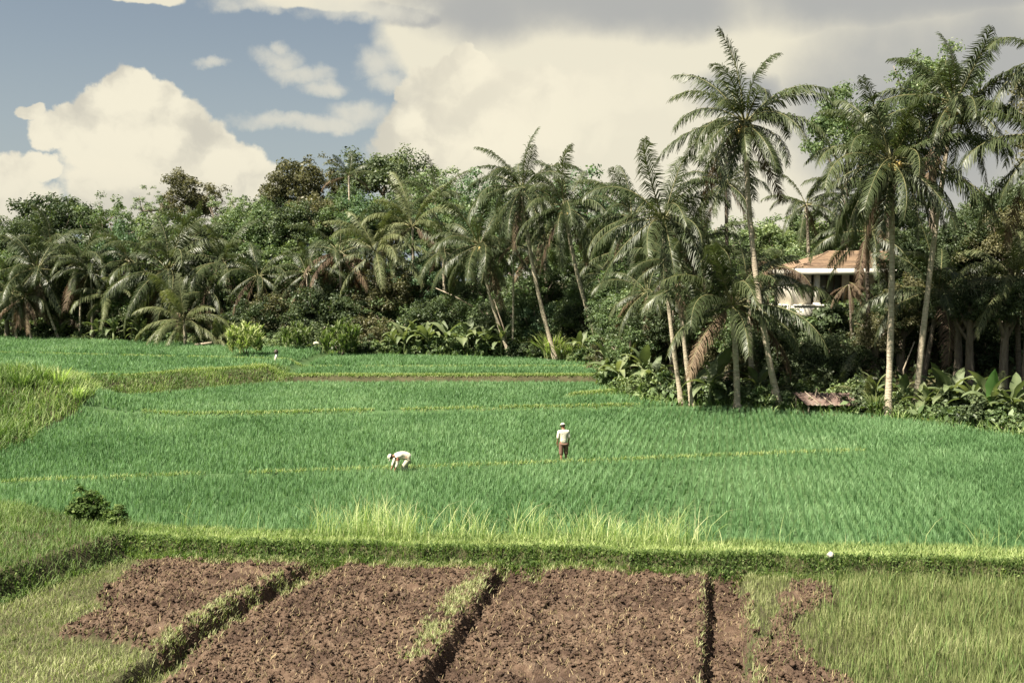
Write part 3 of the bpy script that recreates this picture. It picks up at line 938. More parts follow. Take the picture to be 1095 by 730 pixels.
# centre group
palm_px('leaning coconut palm above the yellow shrub, crown at the skyline', 604, 222, 650, 90.2, -.9, seed=103, size=1.15, nf=30, nuts=6, rad=.19, emin=-62)
palm_px('leaning coconut palm with stiff upright top frond left of its twin', 558, 203, 596, edgeY(596, .8), -.8, seed=107, size=1.18, nf=30, nuts=4, rad=.2, emin=-62)
palm_px('coconut palm with full round crown and slanting trunk over the dark hollow', 512, 262, 548, edgeY(548, .8), -.7, seed=112, size=1.2, nf=28, rad=.17, nuts=4)
palm_px('thin bare looking palm with straight pale stem beside the slanting trunk', 549, 262, 548, edgeY(548, .5), .05, seed=118, size=.6, nf=12, rad=.11)
palm_px('coconut palm crown with broad green fronds poking from the trees', 441, 242, 446, 108, -.1, seed=123, size=1.25, nf=20, emin=-40, kind='pale')
palm_px('pale coconut palm crown between the dark broadleaf trees left of centre', 402, 270, 405, 107, -.1, seed=128, size=1.3, nf=22, emin=-50, kind='pale')
palm_px('coconut palm with reddish dead fronds left of centre', 363, 270, 366, 108, .1, seed=131, size=1.15, nf=18, dry=8)
palm_px('small palm with stiff fronds on the skyline between two dark trees', 373, 188, 375, 128, .1, seed=134, size=.7, nf=12, emin=10)
palm_px('coconut palm crown leaning from the trees just right of the curved twin trunks', 660, 268, 668, 100, -.1, seed=138, size=1.1, nf=20, dry=3)
palm_px('low coconut palm crown under the two leaning palms', 650, 296, 656, 97, -.1, seed=139, size=.8, nf=16, dry=3)
palm_px('coconut palm crown sunk in the trees between two pale crowns', 474, 268, 478, 106, -.1, seed=201, size=1.0, nf=18, dry=2)
palm_px('coconut palm crown behind the two leaning palms', 582, 256, 588, 103, -.1, seed=203, size=1.1, nf=20, dry=3)
palm_px('coconut palm crown in the green mass above the pale crowns', 466, 214, 468, 122, 0, seed=205, size=1.0, nf=16, dry=1)
palm_px('coconut palm crown deep in the forest above the yellow shrub', 276, 296, 280, 109, .1, seed=207, size=1.0, nf=18, dry=3)
palm_px('coconut palm crown deep in the forest above the grey green shrub', 328, 292, 332, 108, .1, seed=209, size=.95, nf=18, dry=2)
# left group
palm_px('coconut palm crown left of the large dense crown', 138, 278, 142, 117, .1, seed=211, size=1.1, nf=20, dry=2)
palm_px('coconut palm crown high behind the large dense crown', 208, 252, 212, 119, .1, seed=213, size=1.0, nf=18, dry=1)
palm_px('large dense coconut palm crown in the left forest', 180, 288, 186, 113, .2, seed=141, size=1.7, nf=32, rad=.2, nuts=4)
palm_px('low yellowish young palm at the foot of the left forest', 197, 343, 198, 106.5, 0, seed=146, size=1.15, nf=18, emin=-30, dry=0, kind='pale', rad=.18)
palm_px('coconut palm with trunk slanting right near the left edge', 40, 288, 66, 117, -.6, seed=151, size=1.35, nf=24, rad=.15)
palm_px('coconut palm with slim upright trunk before the dark left hollow', 86, 282, 84, 117, .1, seed=156, size=1.25, nf=22, rad=.12)
palm_px('coconut palm twin trunk just right of the slim upright one', 97, 290, 98, 115.5, .1, seed=158, size=.95, nf=20, rad=.12)
palm_px('small coconut palm over the dark left hollow', 119, 316, 121, 115, .1, seed=163, size=.95, nf=18, rad=.12, kind='pale')
palm_px('coconut palm at the far left edge with short crooked trunk', 12, 312, 18, 117, -.2, seed=168, size=1.0, nf=20, rad=.16, dry=4)
palm_px('coconut palm second from the left edge with dull hanging fronds', 27, 318, 34, 116, -.3, seed=171, size=.9, nf=18, dry=5, rad=.14)
palm_px('coconut palm crown with upright fronds between the left forest and the middle trees', 238, 282, 242, 112, .1, seed=174, size=1.3, nf=20)
palm_px('coconut palm crown just above the low yellowish young palm', 224, 312, 228, 110, .1, seed=176, size=.85, nf=16, dry=3)
palm_px('coconut palm rising behind the leftmost crowns', 55, 262, 58, 122, .1, seed=178, size=1.0, nf=20, dry=2)


# ------------------------------------------------------------------ broadleaf trees
def crown_data(seed, rz, ncl, rcl, leaf, nleaf, mats, flat=0.0):
    r = np.random.default_rng(seed)
    C, Nn, S, RN = [], [], [], []
    k = 0
    ph = r.uniform(0, 6.28, 6)
    while k < ncl:
        d = r.normal(size=3)
        d /= np.linalg.norm(d)
        if d[2] < -.7:
            continue
        q = r.uniform(.12, 1.0) ** .45
        a = math.atan2(d[1], d[0])
        lob = 1 + .16 * math.sin(3 * a + ph[0]) + .1 * math.sin(5 * a + ph[1] + 3 * d[2]) + .14 * math.sin(4 * d[2] + ph[2] + a)
        c = d * q * lob * np.array([1, 1, rz])
        if flat and c[2] < -flat * rz:
            continue
        cr = rcl * r.uniform(.55, 1.35)
        m = int(nleaf * (cr / rcl) ** 2)
        u = r.normal(size=(m, 3))
        u /= np.linalg.norm(u, axis=1, keepdims=True)
        u = u[u[:, 2] > -.75 + .5 * r.random(m)]
        m = len(u)
        rad = cr * r.uniform(.35, 1.1, m)
        C.append(c + u * rad[:, None] * np.array([1, 1, .85]))
        Nn.append(u * .8 + r.normal(size=(m, 3)) * .6 + np.array([0, 0, .4]))
        S.append(leaf * r.uniform(.45, 1.3, m) * r.uniform(.8, 1.25))
        RN.append(np.clip(r.normal(.42, .18, m) + r.normal(0, .12), 0, 1))
        k += 1
    C, Nn, S, RN = np.concatenate(C), np.concatenate(Nn), np.concatenate(S), np.concatenate(RN)
    return C * 5.0, Nn, S, RN


def make_crown(name, seed, mat, **kw):
    C, Nn, S, RN = crown_data(seed, mats=None, **kw)
    return leafcards(name, C, Nn, S, .6, RN, [M[mat]])


def limb_data(seed, h, crown_r, rz):
    r = random.Random(seed)
    mb = MB()
    top = Vector((r.uniform(-.4, .4), r.uniform(-.4, .4), h))
    pts = bez(Vector((0, 0, -.4)), Vector((r.uniform(-.5, .5), r.uniform(-.4, .4), h * .5)), top, 8)
    mb.tube(pts, [.3 * (1 - .06 * i) + (.2 if i == 0 else 0) for i in range(9)], 8)
    for k in range(9):
        a = k * 2.4 + r.uniform(-.4, .4)
        s_ = pts[5 + k % 4]
        e_ = Vector((math.cos(a) * crown_r * r.uniform(.5, .85), math.sin(a) * crown_r * r.uniform(.5, .85), h + rz * r.uniform(-.1, .7)))
        mid_ = (s_ + e_) / 2 + Vector((0, 0, -.3))
        mb.tube(bez(s_, mid_, e_, 5), [.14, .12, .1, .07, .05, .03], 5)
    return mb


CROWN = {}
specs = {
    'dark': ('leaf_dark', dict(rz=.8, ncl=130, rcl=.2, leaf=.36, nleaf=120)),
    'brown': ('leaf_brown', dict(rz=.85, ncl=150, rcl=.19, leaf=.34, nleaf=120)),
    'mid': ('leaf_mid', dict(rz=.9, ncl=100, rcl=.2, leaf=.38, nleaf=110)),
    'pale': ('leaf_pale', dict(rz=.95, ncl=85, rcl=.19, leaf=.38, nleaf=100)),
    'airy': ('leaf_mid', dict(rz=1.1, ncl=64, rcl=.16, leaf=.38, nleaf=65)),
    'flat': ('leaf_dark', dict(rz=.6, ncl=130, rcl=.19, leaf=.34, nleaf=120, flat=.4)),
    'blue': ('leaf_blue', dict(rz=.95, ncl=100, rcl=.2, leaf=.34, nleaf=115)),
}
for kk, (mt, sp) in specs.items():
    for v in range(3):
        CROWN[(kk, v)] = make_crown('crown', 300 + 17 * v + len(kk) * 5 + ord(kk[0]), mt, **sp)

ADJ = {'dark': 'dark green dense', 'brown': 'brownish round topped', 'mid': 'mid green bushy', 'pale': 'pale green loose', 'airy': 'thin leaved open', 'flat': 'dark flat topped', 'blue': 'blue green'}
_ON = ['first', 'second', 'third', 'fourth', 'fifth', 'sixth', 'seventh', 'eighth', 'ninth', 'tenth', 'eleventh', 'twelfth', 'thirteenth', 'fourteenth',
       'fifteenth', 'sixteenth', 'seventeenth', 'eighteenth', 'nineteenth', 'twentieth']
ORD = _ON + ['%s-%s' % (t, o) for t in ('twenty', 'thirty', 'forty') for o in _ON[:9]]


def tree(label, px, tpy, wpx, Y, kind, v, group, zs=1.0):
    b = at(px, Y)
    top = Q(px, tpy, Y)
    r = wpx / 2 * Y / FPX
    rzr = specs[kind][1]['rz'] * zs
    ch = r * rzr
    hc = max(top.z - b.z - ch * 1.12, .4)
    root = ob('broadleaf_tree', None, loc=b)
    tag(root, label, 'tree', group)
    mb = limb_data(int(px * 7 + tpy), hc, r, ch)
    ob('trunk', mb.data('trunk', M['bark'], True), root)
    s = r / 5.0
    ob('crown', CROWN[(kind, v % 3)], root, loc=(0, 0, hc), rot=(0, 0, (px * .37) % 6.28), sc=(s, s, s * zs))
    return root


SKY_T = [(18, 228, 62, 128, 'dark'), (62, 206, 84, 134, 'flat'), (112, 202, 54, 131, 'airy'), (163, 198, 38, 130, 'airy'), (205, 184, 60, 134, 'brown'), (240, 200, 42, 131, 'airy'),
         (272, 208, 52, 128, 'mid'), (325, 164, 74, 134, 'brown'), (412, 160, 90, 136, 'flat'), (466, 178, 58, 131, 'mid'), (508, 178, 64, 132, 'blue'), (545, 190, 50, 130, 'mid'),
         (625, 176, 84, 128, 'blue'), (585, 200, 50, 131, 'mid'), (664, 226, 52, 120, 'mid'), (138, 226, 44, 128, 'mid'), (372, 196, 50, 131, 'mid'), (296, 202, 44, 133, 'dark')]
MID_T = [(14, 262, 66, 122, 'mid'), (68, 246, 70, 123, 'dark'), (128, 236, 62, 121, 'blue'), (172, 230, 66, 122, 'mid'), (222, 234, 62, 121, 'dark'), (264, 232, 60, 120, 'mid'),
         (298, 216, 66, 122, 'mid'), (338, 206, 66, 123, 'brown'), (384, 208, 66, 122, 'mid'), (424, 196, 60, 123, 'pale'), (458, 208, 62, 120, 'mid'), (494, 214, 66, 121, 'blue'), (536, 222, 66, 119, 'mid'),
         (572, 230, 60, 118, 'pale'), (615, 236, 66, 115, 'mid'), (652, 246, 60, 110, 'mid')]
LOW_T = [(8, 300, 54, 121, 'dark'), (62, 302, 50, 121, 'dark'), (140, 296, 56, 116, 'mid'), (158, 312, 50, 117, 'dark'), (232, 290, 56, 113, 'mid'), (262, 278, 64, 112, 'pale'), (290, 262, 66, 113, 'mid'), (318, 256, 60, 112, 'pale'),
         (272, 316, 60, 108, 'dark'), (306, 304, 62, 108, 'brown'), (340, 298, 66, 107, 'dark'), (376, 308, 62, 106, 'dark'), (415, 286, 60, 106.5, 'brown'), (448, 272, 56, 107, 'blue'), (424, 318, 62, 104.5, 'mid'),
         (462, 314, 58, 103.5, 'dark'), (396, 332, 54, 104, 'brown'), (330, 336, 54, 105, 'dark'), (484, 300, 50, 108, 'dark'), (575, 286, 54, 103, 'mid'), (528, 318, 46, 102, 'dark'), (562, 318, 52, 101.5, 'mid'),
         (622, 300, 56, 98, 'mid'), (602, 322, 48, 99.5, 'dark'), (520, 250, 60, 112, 'mid'), (478, 252, 54, 112, 'mid'), (356, 252, 56, 113, 'mid'), (205, 262, 60, 118, 'mid'),
         (100, 262, 60, 120, 'mid')]
RIGHT_T = [(902, 92, 84, 96, 'mid'), (992, 48, 84, 84, 'mid'), (948, 110, 70, 92, 'pale'), (690, 262, 62, 92, 'mid'), (668, 306, 66, 84, 'dark'), (744, 236, 66, 96, 'mid'), (830, 236, 66, 98, 'pale'), (876, 222, 76, 101, 'pale'),
           (846, 262, 58, 93, 'mid'), (948, 190, 70, 100, 'mid'), (1062, 192, 78, 74, 'dark'), (1012, 236, 76, 76, 'dark'), (1098, 246, 90, 72, 'brown'), (1012, 262, 70, 80, 'dark'), (1052, 296, 84, 71, 'dark'), (1108, 330, 80, 68, 'dark'),
           (690, 340, 66, 78, 'dark'), (740, 318, 66, 79, 'dark'), (812, 316, 66, 77, 'dark'), (772, 346, 64, 75, 'brown'), (660, 352, 50, 81, 'brown'), (1000, 352, 72, 72, 'dark'), (950, 326, 70, 75, 'dark'), (1130, 160, 120, 78, 'dark'), (842, 360, 60, 72, 'dark'),
           (880, 372, 54, 70.5, 'mid'), (1150, 60, 120, 84, 'brown'), (716, 286, 60, 86, 'mid'), (1054, 366, 70, 68, 'dark'), (768, 276, 60, 88, 'mid')]


def place_trees(L_, where, group):
    cnt = {}
    for i, (px, tpy, w, Y, kd) in enumerate(sorted(L_)):
        cnt[kd] = cnt.get(kd, 0) + 1
        tot = sum(1 for a in L_ if a[4] == kd)
        lab = ('%s tree %s' % (ADJ[kd], where)) if tot == 1 else ('%s tree %s, %s from left' % (ADJ[kd], where, ORD[cnt[kd] - 1]))
        tree(lab, px, tpy, w * 1.12, Y, kd, i, group)


rf = random.Random(5)


def rank(p0, p1, step, py, dpy, w, off, kinds, skip=()):
    out = []
    p = p0
    while p < p1:
        q = p + rf.uniform(-6, 6)
        if not any(a < q < b for a, b in skip):
            out.append((q, py(q) + rf.uniform(-dpy, dpy), w * rf.uniform(.85, 1.2), edgeY(min(max(q, 2), 1093), off + rf.uniform(-1, 1)), rf.choice(kinds)))
        p += step
    return out


MID_T += rank(-10, 690, 33, lambda p: np.interp(p, [0, 120, 300, 420, 640, 690], [250, 238, 218, 208, 230, 250]), 10, 66, 19, ['mid', 'dark', 'mid', 'blue', 'dark'])
LOW_T += rank(-10, 700, 30, lambda p: np.interp(p, [0, 200, 300, 640, 700], [292, 285, 276, 290, 300]), 10, 60, 13, ['mid', 'dark', 'mid', 'pale', 'dark'])
FRONT_T = rank(150, 690, 25, lambda p: np.interp(p, [150, 300, 640, 690], [318, 318, 326, 338]), 10, 50, 6.5, ['dark', 'mid', 'dark', 'mid', 'blue'], skip=[(170, 225)])
HILL_T = rank(640, 1120, 27, lambda p: np.interp(p, [640, 760, 830, 831, 930, 931, 1000, 1120], [320, 318, 325, 356, 356, 330, 290, 300]), 8, 58, 10.5, ['dark', 'dark', 'brown', 'mid'])
HILL_T += rank(640, 820, 30, lambda p: 278, 12, 62, 17, ['mid', 'dark', 'mid'])
HILL_T += rank(990, 1130, 28, lambda p: np.interp(p, [940, 1000, 1130], [262, 236, 215]), 10, 70, 15, ['dark', 'dark', 'brown'])
HILL_T += rank(660, 800, 28, lambda p: 240, 12, 62, 26, ['mid', 'dark', 'pale'])
HILL_T += rank(800, 970, 25, lambda p: np.interp(p, [800, 880, 960], [238, 226, 205]), 10, 60, 38, ['pale', 'mid', 'pale'])
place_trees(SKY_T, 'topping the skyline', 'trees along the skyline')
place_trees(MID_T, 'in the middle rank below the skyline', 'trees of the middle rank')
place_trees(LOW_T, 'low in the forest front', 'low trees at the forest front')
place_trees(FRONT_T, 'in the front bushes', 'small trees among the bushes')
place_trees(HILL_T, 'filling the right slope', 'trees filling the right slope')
place_trees(RIGHT_T, 'among the palms on the right slope', 'trees on the right slope')


# ------------------------------------------------------------------ shrubs and plants
def banana_leaf(e0, droop, L_, w, seed, mat):
    r = random.Random(seed)
    ns = 9
    V, Qd, rn = [], [], []
    p = Vector((0, 0, 0))
    for i in range(ns + 1):
        s = i / ns
        e = R(e0) - R(droop) * s ** 1.4
        d = Vector((math.cos(e), 0, math.sin(e)))
        up = Vector((-math.sin(e), 0, math.cos(e)))
        ww = w * .5 * (math.sin(math.pi * min(1, max(0, (s - .12) / .88)) ** .8) ** .6 if s > .12 else .06)
        ww = max(ww, .03 * w if s < .98 else .01)
        rag = 1 + r.uniform(-.35, .12)
        V += [p + Vector((0, ww * rag, 0)) + up * ww * .25, p, p + Vector((0, -ww * rag, 0)) + up * ww * .25]
        c = .45 + r.uniform(-.15, .15)
        rn += [c, c + .25, c]
        p = p + d * (L_ / ns)
    for i in range(ns):
        a = i * 3
        Qd += [(a, a + 1, a + 4, a + 3), (a + 1, a + 2, a + 5, a + 4)]
    return mesh_np('leaf', V, Qd, None, [M[mat]], {'rnd': rn}, smooth=True)


BAN = [banana_leaf(e, d, 2.1, .6, 5 + i, 'banana') for i, (e, d) in enumerate([(80, 60), (68, 95), (52, 110), (36, 112), (20, 95)])]
BANG = banana_leaf(84, 14, 2.2, .8, 31, 'banana_green')
_bs = MB()
_bs.tube([(0, 0, -.2), (0, 0, .5), (.03, 0, 1.2)], [.14, .12, .08], 7)
BSTEM = _bs.data('stem', M['strap_green'], True, {'rnd': [.4] * len(_bs.V)})


def banana(label, px, Y, size, seed, nl=8, fresh=False, group='banana plants'):
    r = random.Random(seed)
    root = ob('banana_plant', None, loc=at(px, Y), rot=(0, 0, r.uniform(0, 6.28)), sc=size)
    tag(root, label, 'banana plant', group)
    ob('stem', BSTEM, root)
    for i in range(nl):
        ei = min(int(i / nl * 5), 4)
        ob('leaf', BAN[ei], root, loc=(0, 0, 1.15), rot=(r.uniform(-.3, .3), 0, i * 2.4 + r.uniform(-.3, .3)), sc=r.uniform(.75, 1.1))
    if fresh:
        ob('leaf', BANG, root, loc=(0, 0, .9), rot=(0, 0, -math.pi / 2 - root.rotation_euler.z), sc=1.0)
    return root


def strap_data(seed, n, hmin, hmax, w, mat, spread=.25):
    r = np.random.default_rng(seed)
    a = r.uniform(0, 6.28, n)
    q = spread * np.sqrt(r.random(n))
    pos = np.stack([np.cos(a) * q, np.sin(a) * q, r.uniform(-.05, .25, n)], -1)
    return blades('foliage', pos, r.uniform(hmin, hmax, n), r.uniform(.15, 1.0, n), r.uniform(.7, 1.2, n) * w, np.clip(r.normal(.5, .2, n), 0, 1), mat, az=a + r.normal(0, .4, n), curl=.7, segs=3)


def spiky_data(seed, n, mat, w=.09):
    """upright stems each with a head of narrow leaves"""
    r = np.random.default_rng(seed)
    P_, H_, L_, W_, A_ = [], [], [], [], []
    for k in range(n):
        a, q = r.uniform(0, 6.28), .9 * math.sqrt(r.random())
        hh = r.uniform(.25, 1.0) * (1.15 - .5 * q) * 2.0
        c = np.array([math.cos(a) * q * (1 + hh * .25), math.sin(a) * q * (1 + hh * .25), hh])
        for j in range(13):
            P_.append(c + r.normal(0, .08, 3))
            H_.append(r.uniform(.3, .62))
            L_.append(r.uniform(.3, 1.0))
            W_.append(w * r.uniform(.6, 1.1))
            A_.append(r.uniform(0, 6.28))
    m = len(P_)
    return blades('foliage', np.array(P_), np.array(H_), np.array(L_), np.array(W_), np.clip(r.normal(.5, .2, m), 0, 1), mat, az=np.array(A_), curl=.6, segs=3)


STRAPY = [strap_data(400 + i, 150, .9, 1.7, .1, 'strap', .45) for i in range(2)]
STRAPG = [strap_data(410 + i, 90, .8, 1.7, .11, 'strap_green', .4) for i in range(3)]
SPIKY = [spiky_data(420 + i, 85, 'strap', .1) for i in range(2)]
SPIKG = [spiky_data(430 + i, 70, 'strap_green', .11) for i in range(2)]
BUSH = {}
for kk, mt in (('mid', 'leaf_mid'), ('dark', 'leaf_dark'), ('pale', 'leaf_pale'), ('weed', 'weed_leaf')):
    for v in range(2):
        BUSH[(kk, v)] = make_crown('foliage', 520 + v * 9 + len(mt), mt, rz=.85, ncl=34, rcl=.3, leaf=1.1, nleaf=70)
_st = MB()
for k in range(5):
    a = k * 1.26
    _st.tube([(0, 0, -.1), (math.cos(a) * .2, math.sin(a) * .2, .4), (math.cos(a) * .45, math.sin(a) * .45, .9)], [.03, .025, .012], 5)
SHSTEM = _st.data('stem', M['bark'])


def shrub(label, px, Y, r_, data, name='shrub', group='shrubs at the forest edge', lift=0.0, unit=1.0, stem=True):
    """r_ radius in metres; data built at radius `unit`"""
    root = ob(name, None, loc=at(px, Y), rot=(0, 0, (px * .71) % 6.28))
    tag(root, label, 'shrub', group)
    if stem:
        ob('stem', SHSTEM, root, sc=r_)
    ob('foliage', data, root, loc=(0, 0, lift), sc=r_ / unit)
    return root


# named plants
shrub('bright yellow green spiky shrub at the end of the left terrace', 262, 91.5, 1.25, SPIKY[0], 'spiky_shrub', unit=1.0)
shrub('grey green spiky shrub on the terrace right of the yellow one', 364, 99.0, 1.45, SPIKG[0], 'spiky_shrub')
shrub('low green spiky shrub between the yellow shrub and the grey green one', 316, 99.5, 1.1, SPIKG[1], 'spiky_shrub')
shrub('yellow green strap leaved clump under the leaning palms', 590, 94.5, 1.5, STRAPY[0], 'strap_leaf_plant')
shrub('yellow green strap leaved clump right of its larger neighbour', 614, 93.5, 1.15, STRAPY[1], 'strap_leaf_plant')
for i, (px, Y, s, lab) in enumerate([(672, 75.5, 1.25, 'broad leaved plant topping the shrubs at the paddy corner'), (652, 76.5, 1.1, 'broad leaved plant at the left end of the paddy corner shrubs'), (690, 72.5, 1.15, 'broad leaved plant in the middle of the paddy corner shrubs'),
                                     (700, 69.5, .95, 'broad leaved plant right of the paddy corner shrubs'), (662, 73.5, 1.0, 'broad leaved plant low before the paddy corner shrubs'),
                                     (760, 64.5, .95, 'banana plant left of the low spreading palm trunk'), (768, 67, 1.2, 'banana plant behind the low spreading palm trunk'), (812, 65.5, .9, 'banana plant between two pale palm trunks'),
                                     (1020, 59.5, 1.0, 'large banana plant right of the right leaning trunk'), (1005, 61.5, 1.05, 'banana plant behind the right leaning trunk'), (1042, 58, .85, 'banana plant left of the fresh green leaf'),
                                     (1062, 56.2, .95, 'banana plant with one large fresh green upright leaf'), (1085, 55.5, .95, 'banana plant at the right edge of the picture'), (968, 61.2, .8, 'small banana plant between the two pale right trunks'),
                                     (500, edgeY(500, .9), 1.3, 'banana plant in the shrubs under the slanting palm'), (478, edgeY(478, .7), 1.25, 'banana plant left of the slanting palm foot'), (520, edgeY(520, .6), 1.1, 'low banana plant right under the slanting palm'),
                                     (444, edgeY(444, 1.3), 1.1, 'banana plant before the dark trees left of centre'), (121, 113.5, 1.2, 'pale banana plant with star of leaves before the left hollow'), (938, 62.5, .8, 'banana plant right of the rusty roof'),
                                     (990, 59.8, .7, 'small banana plant at the foot of the right leaning trunk')]):
    banana(lab, px, Y, s, 600 + i, nl=8 + i % 3, fresh=(px == 1062))
for i, (px, Y, s, lab) in enumerate([(932, 62.0, .42, 'young stemless palm behind the rusty roof'), (868, 65.5, .5, 'young palm with dull fronds left of the rusty roof'), (898, 66, .55, 'young palm above the rusty roof'),
                                     (1046, 62, .55, 'young palm in front of the dark grove'), (830, 66, .45, 'young palm at the foot of the tallest trunk'), (1068, 60, .5, 'young upright palm behind the fresh banana leaf'),
                                     (232, 106, .7, 'young palm between the yellow shrub and the low yellowish palm'), (775, 70, .5, 'young palm behind the low spreading palm')]):
    b = at(px, Y)
    palm(lab, b, b + Vector((0, 0, .5)), size=s, nf=13, seed=700 + i, emin=-5, dry=0, kind=('pale' if i in (0, 5, 6) else 'green'), rad=.1, group='young palms', name='young_palm')

for i, (px, Y, r_, lab) in enumerate([(664, 76.5, 1.5, 'pale leafy bush at the paddy corner, largest of its clump'), (682, 72.8, 1.35, 'pale leafy bush in the middle of the paddy corner clump'), (704, 69.2, 1.1, 'pale leafy bush at the right end of the paddy corner clump'), (648, 78.5, 1.0, 'pale leafy bush at the left end of the paddy corner clump'), (676, 70.6, .8, 'low pale bush in front of the paddy corner clump')]):
    shrub(lab, px, Y, r_, BUSH[('pale', i % 2)], 'leafy_bush', group='bushes at the paddy corner', lift=r_ * .5, unit=5.0)
for i, (px, off, s_, lab) in enumerate([(432, .6, 1.1, 'broad leaved plant left of the bare branch at the rice edge'), (458, .5, 1.2, 'broad leaved plant under the bare branch at the rice edge'), (536, .6, 1.1, 'broad leaved plant beside the foot of the slanting palm'), (420, 1.2, .9, 'small broad leaved plant before the brown trees'), (622, .7, 1.0, 'broad leaved plant right of the yellow clumps'),
                                        (150, .8, 1.1, 'broad leaved plant left of the low yellowish palm'), (104, .9, 1.0, 'broad leaved plant before the left dark hollow'), (64, .8, 1.0, 'broad leaved plant at the foot of the leftmost palms'), (240, .8, 1.0, 'broad leaved plant left of the yellow terrace shrub')]):
    banana(lab, px, edgeY(px, off), s_, 660 + i, nl=9)

# rank of bushes along the forest edge
rb = random.Random(99)
cands = []
px = -4
while px < 1100:
    cands.append(px)
    px += rb.uniform(11, 19) if px < 640 else rb.uniform(17, 27)
for row, off in ((0, .9), (1, 3.4)):
    lst = []
    for px in cands:
        p = px + rb.uniform(-5, 5) + row * 7
        if row == 0 and (640 < p < 705 or 845 < p < 915):
            continue
        kd = rb.choice(['mid', 'pale', 'mid', 'pale', 'strap', 'dark'] if p < 640 else ['mid', 'dark', 'pale', 'strap', 'mid'])
        lst.append((p, kd))
    cnt = {}
    nm = {'mid': 'mid green leafy bush', 'dark': 'dark green leafy bush', 'pale': 'pale green leafy bush', 'strap': 'green strap leaved plant'}
    for j, (p, kd) in enumerate(lst):
        zone = ('at the foot of the left forest' if p < 290 else 'at the foot of the middle forest' if p < 640 else 'at the foot of the right palms')
        if row:
            zone = zone.replace('at the foot of', 'just inside')
        key = (kd, zone)
        cnt[key] = cnt.get(key, 0) + 1
        tot = cnt[key]
        lab = '%s %s, %s such from the left' % (nm[kd], zone, ORD[min(tot, 20) - 1])
        Y = edgeY(p, off + rb.uniform(-.4, .8))
        sz = rb.uniform(.75, 1.35) * (1.15 if row else .9) * (1.0 if p < 640 else .78)
        if kd == 'strap':
            shrub(lab, p, Y, sz * .95, STRAPG[j % 3], 'strap_leaf_plant', group='plants along the forest edge')
        else:
            shrub(lab, p, Y, sz, BUSH[(kd, j % 2)], 'leafy_bush', group='bushes along the forest edge', lift=sz * .55, unit=5.0)
# terrace hedge under the villa, mound tuft, weed on the bund
for i, (px, Y, r_, kd, lab) in enumerate([(845, 79, .8, 'pale', 'pale bush under the left end of the villa terrace'), (868, 78.5, .8, 'mid', 'green bush under the middle of the villa terrace'), (890, 78.5, .8, 'pale', 'pale bush beneath the villa door'),
                                          (915, 78.5, .8, 'pale', 'pale bush under the right end of the villa terrace'), (856, 74.5, 1.5, 'mid', 'green bush low on the slope under the villa'), (884, 75, 1.6, 'dark', 'dark bush low on the slope under the villa'),
                                          (826, 76, 1.4, 'mid', 'green bush behind the tallest palm trunk')]):
    shrub(lab, px, Y, r_, BUSH[(kd, i % 2)], 'leafy_bush', group='bushes below the villa', lift=r_ * .5, unit=5.0)
for i, (px, py, r_, kd, lab) in enumerate([(88, 556, .62, 'weed', 'bushy green weed on the left bank before the rice'), (118, 562, .4, 'weed', 'small leafy weed right of the bushy weed on the bank')]):
    g = ground_at(px, py)
    o = shrub(lab, px, g.y, r_, BUSH[(kd, i % 2)], 'weed', group='weeds on the left bank', lift=r_ * .5, unit=5.0)
for i, (px, py, r_, lab) in enumerate([(42, 408, .85, 'feathery grass clump on top of the left mound'), (22, 414, .8, 'feathery grass clump at the left side of the mound'), (62, 412, .8, 'feathery pale grass clump at the right of the mound top'), (82, 428, .7, 'pale grass clump on the right flank of the mound')]):
    g = ground_at(px, py)
    o = ob('grass_clump', strap_data(450 + i, 130, .5, 1.3, .05, 'grass_tall' if i > 1 else 'grass_green', .6), loc=g, sc=r_)
    tag(o, lab, 'grass clump', 'grass clumps on the mound')

# ------------------------------------------------------------------ villa
vp = at(880, 84)
vz = 5.55
vr = ob('villa', None, loc=(vp.x + .7, 84, vz))
tag(vr, 'white single storey villa with tiled hip roof behind the palms', 'house')
m = MB(); m.box((2.2, 4.2, 1.45), (9.6, 6.0, 2.9)); ob('wall', m.data('wall', M['plaster']), vr)
m = MB(); m.box((2.2, 2.2, -.42), (11.4, 9.2, .84)); m.box((2.2, -2.3, .06), (11.4, .3, .12)); ob('terrace_slab', m.data('terrace_slab', M['white']), vr)
# hip roof with thickness
ex0, ex1, ey0, ey1, ez, rz_ = -3.0, 7.9, -2.6, 8.2, 2.86, 4.05
V = [(ex0, ey0, ez), (ex1, ey0, ez), (ex1, ey1, ez), (ex0, ey1, ez), (ex0 + 3.4, (ey0 + ey1) / 2, rz_), (ex1 - 3.4, (ey0 + ey1) / 2, rz_), ]
V += [(a, b, c - .12) for a, b, c in V[:4]]
m = MB(); m.add(V, [(0, 1, 5, 4), (2, 3, 4, 5), (0, 6, 7, 1), (1, 7, 8, 2), (2, 8, 9, 3), (3, 9, 6, 0), (6, 9, 8, 7)], [(1, 2, 5), (3, 0, 4)])
for k in range(30):      # tile courses on the front slope
    t = (k + .5) / 30
    a, b = Vector(V[0]).lerp(Vector(V[4]), t), Vector(V[1]).lerp(Vector(V[5]), t)
    m.tube([a + Vector((0, 0, .01)), b + Vector((0, 0, .01))], [.035, .035], 5, False)
roof = ob('roof', m.data('roof', M['tile']), vr)
m = MB(); m.tube([V[4], V[5]], [.11, .11], 6); m.tube([V[0], V[4]], [.1, .1], 6); m.tube([V[1], V[5]], [.1, .1], 6); ob('ridge_tiles', m.data('ridge_tiles', M['tile']), roof)
m = MB(); m.box((2.2, ey0 - .03, ez - .36), (11.3, .12, .46)); m.box((ex0 - .03, 2.8, ez - .36), (.12, 10.6, .46)); ob('fascia', m.data('fascia', M['white']), vr)
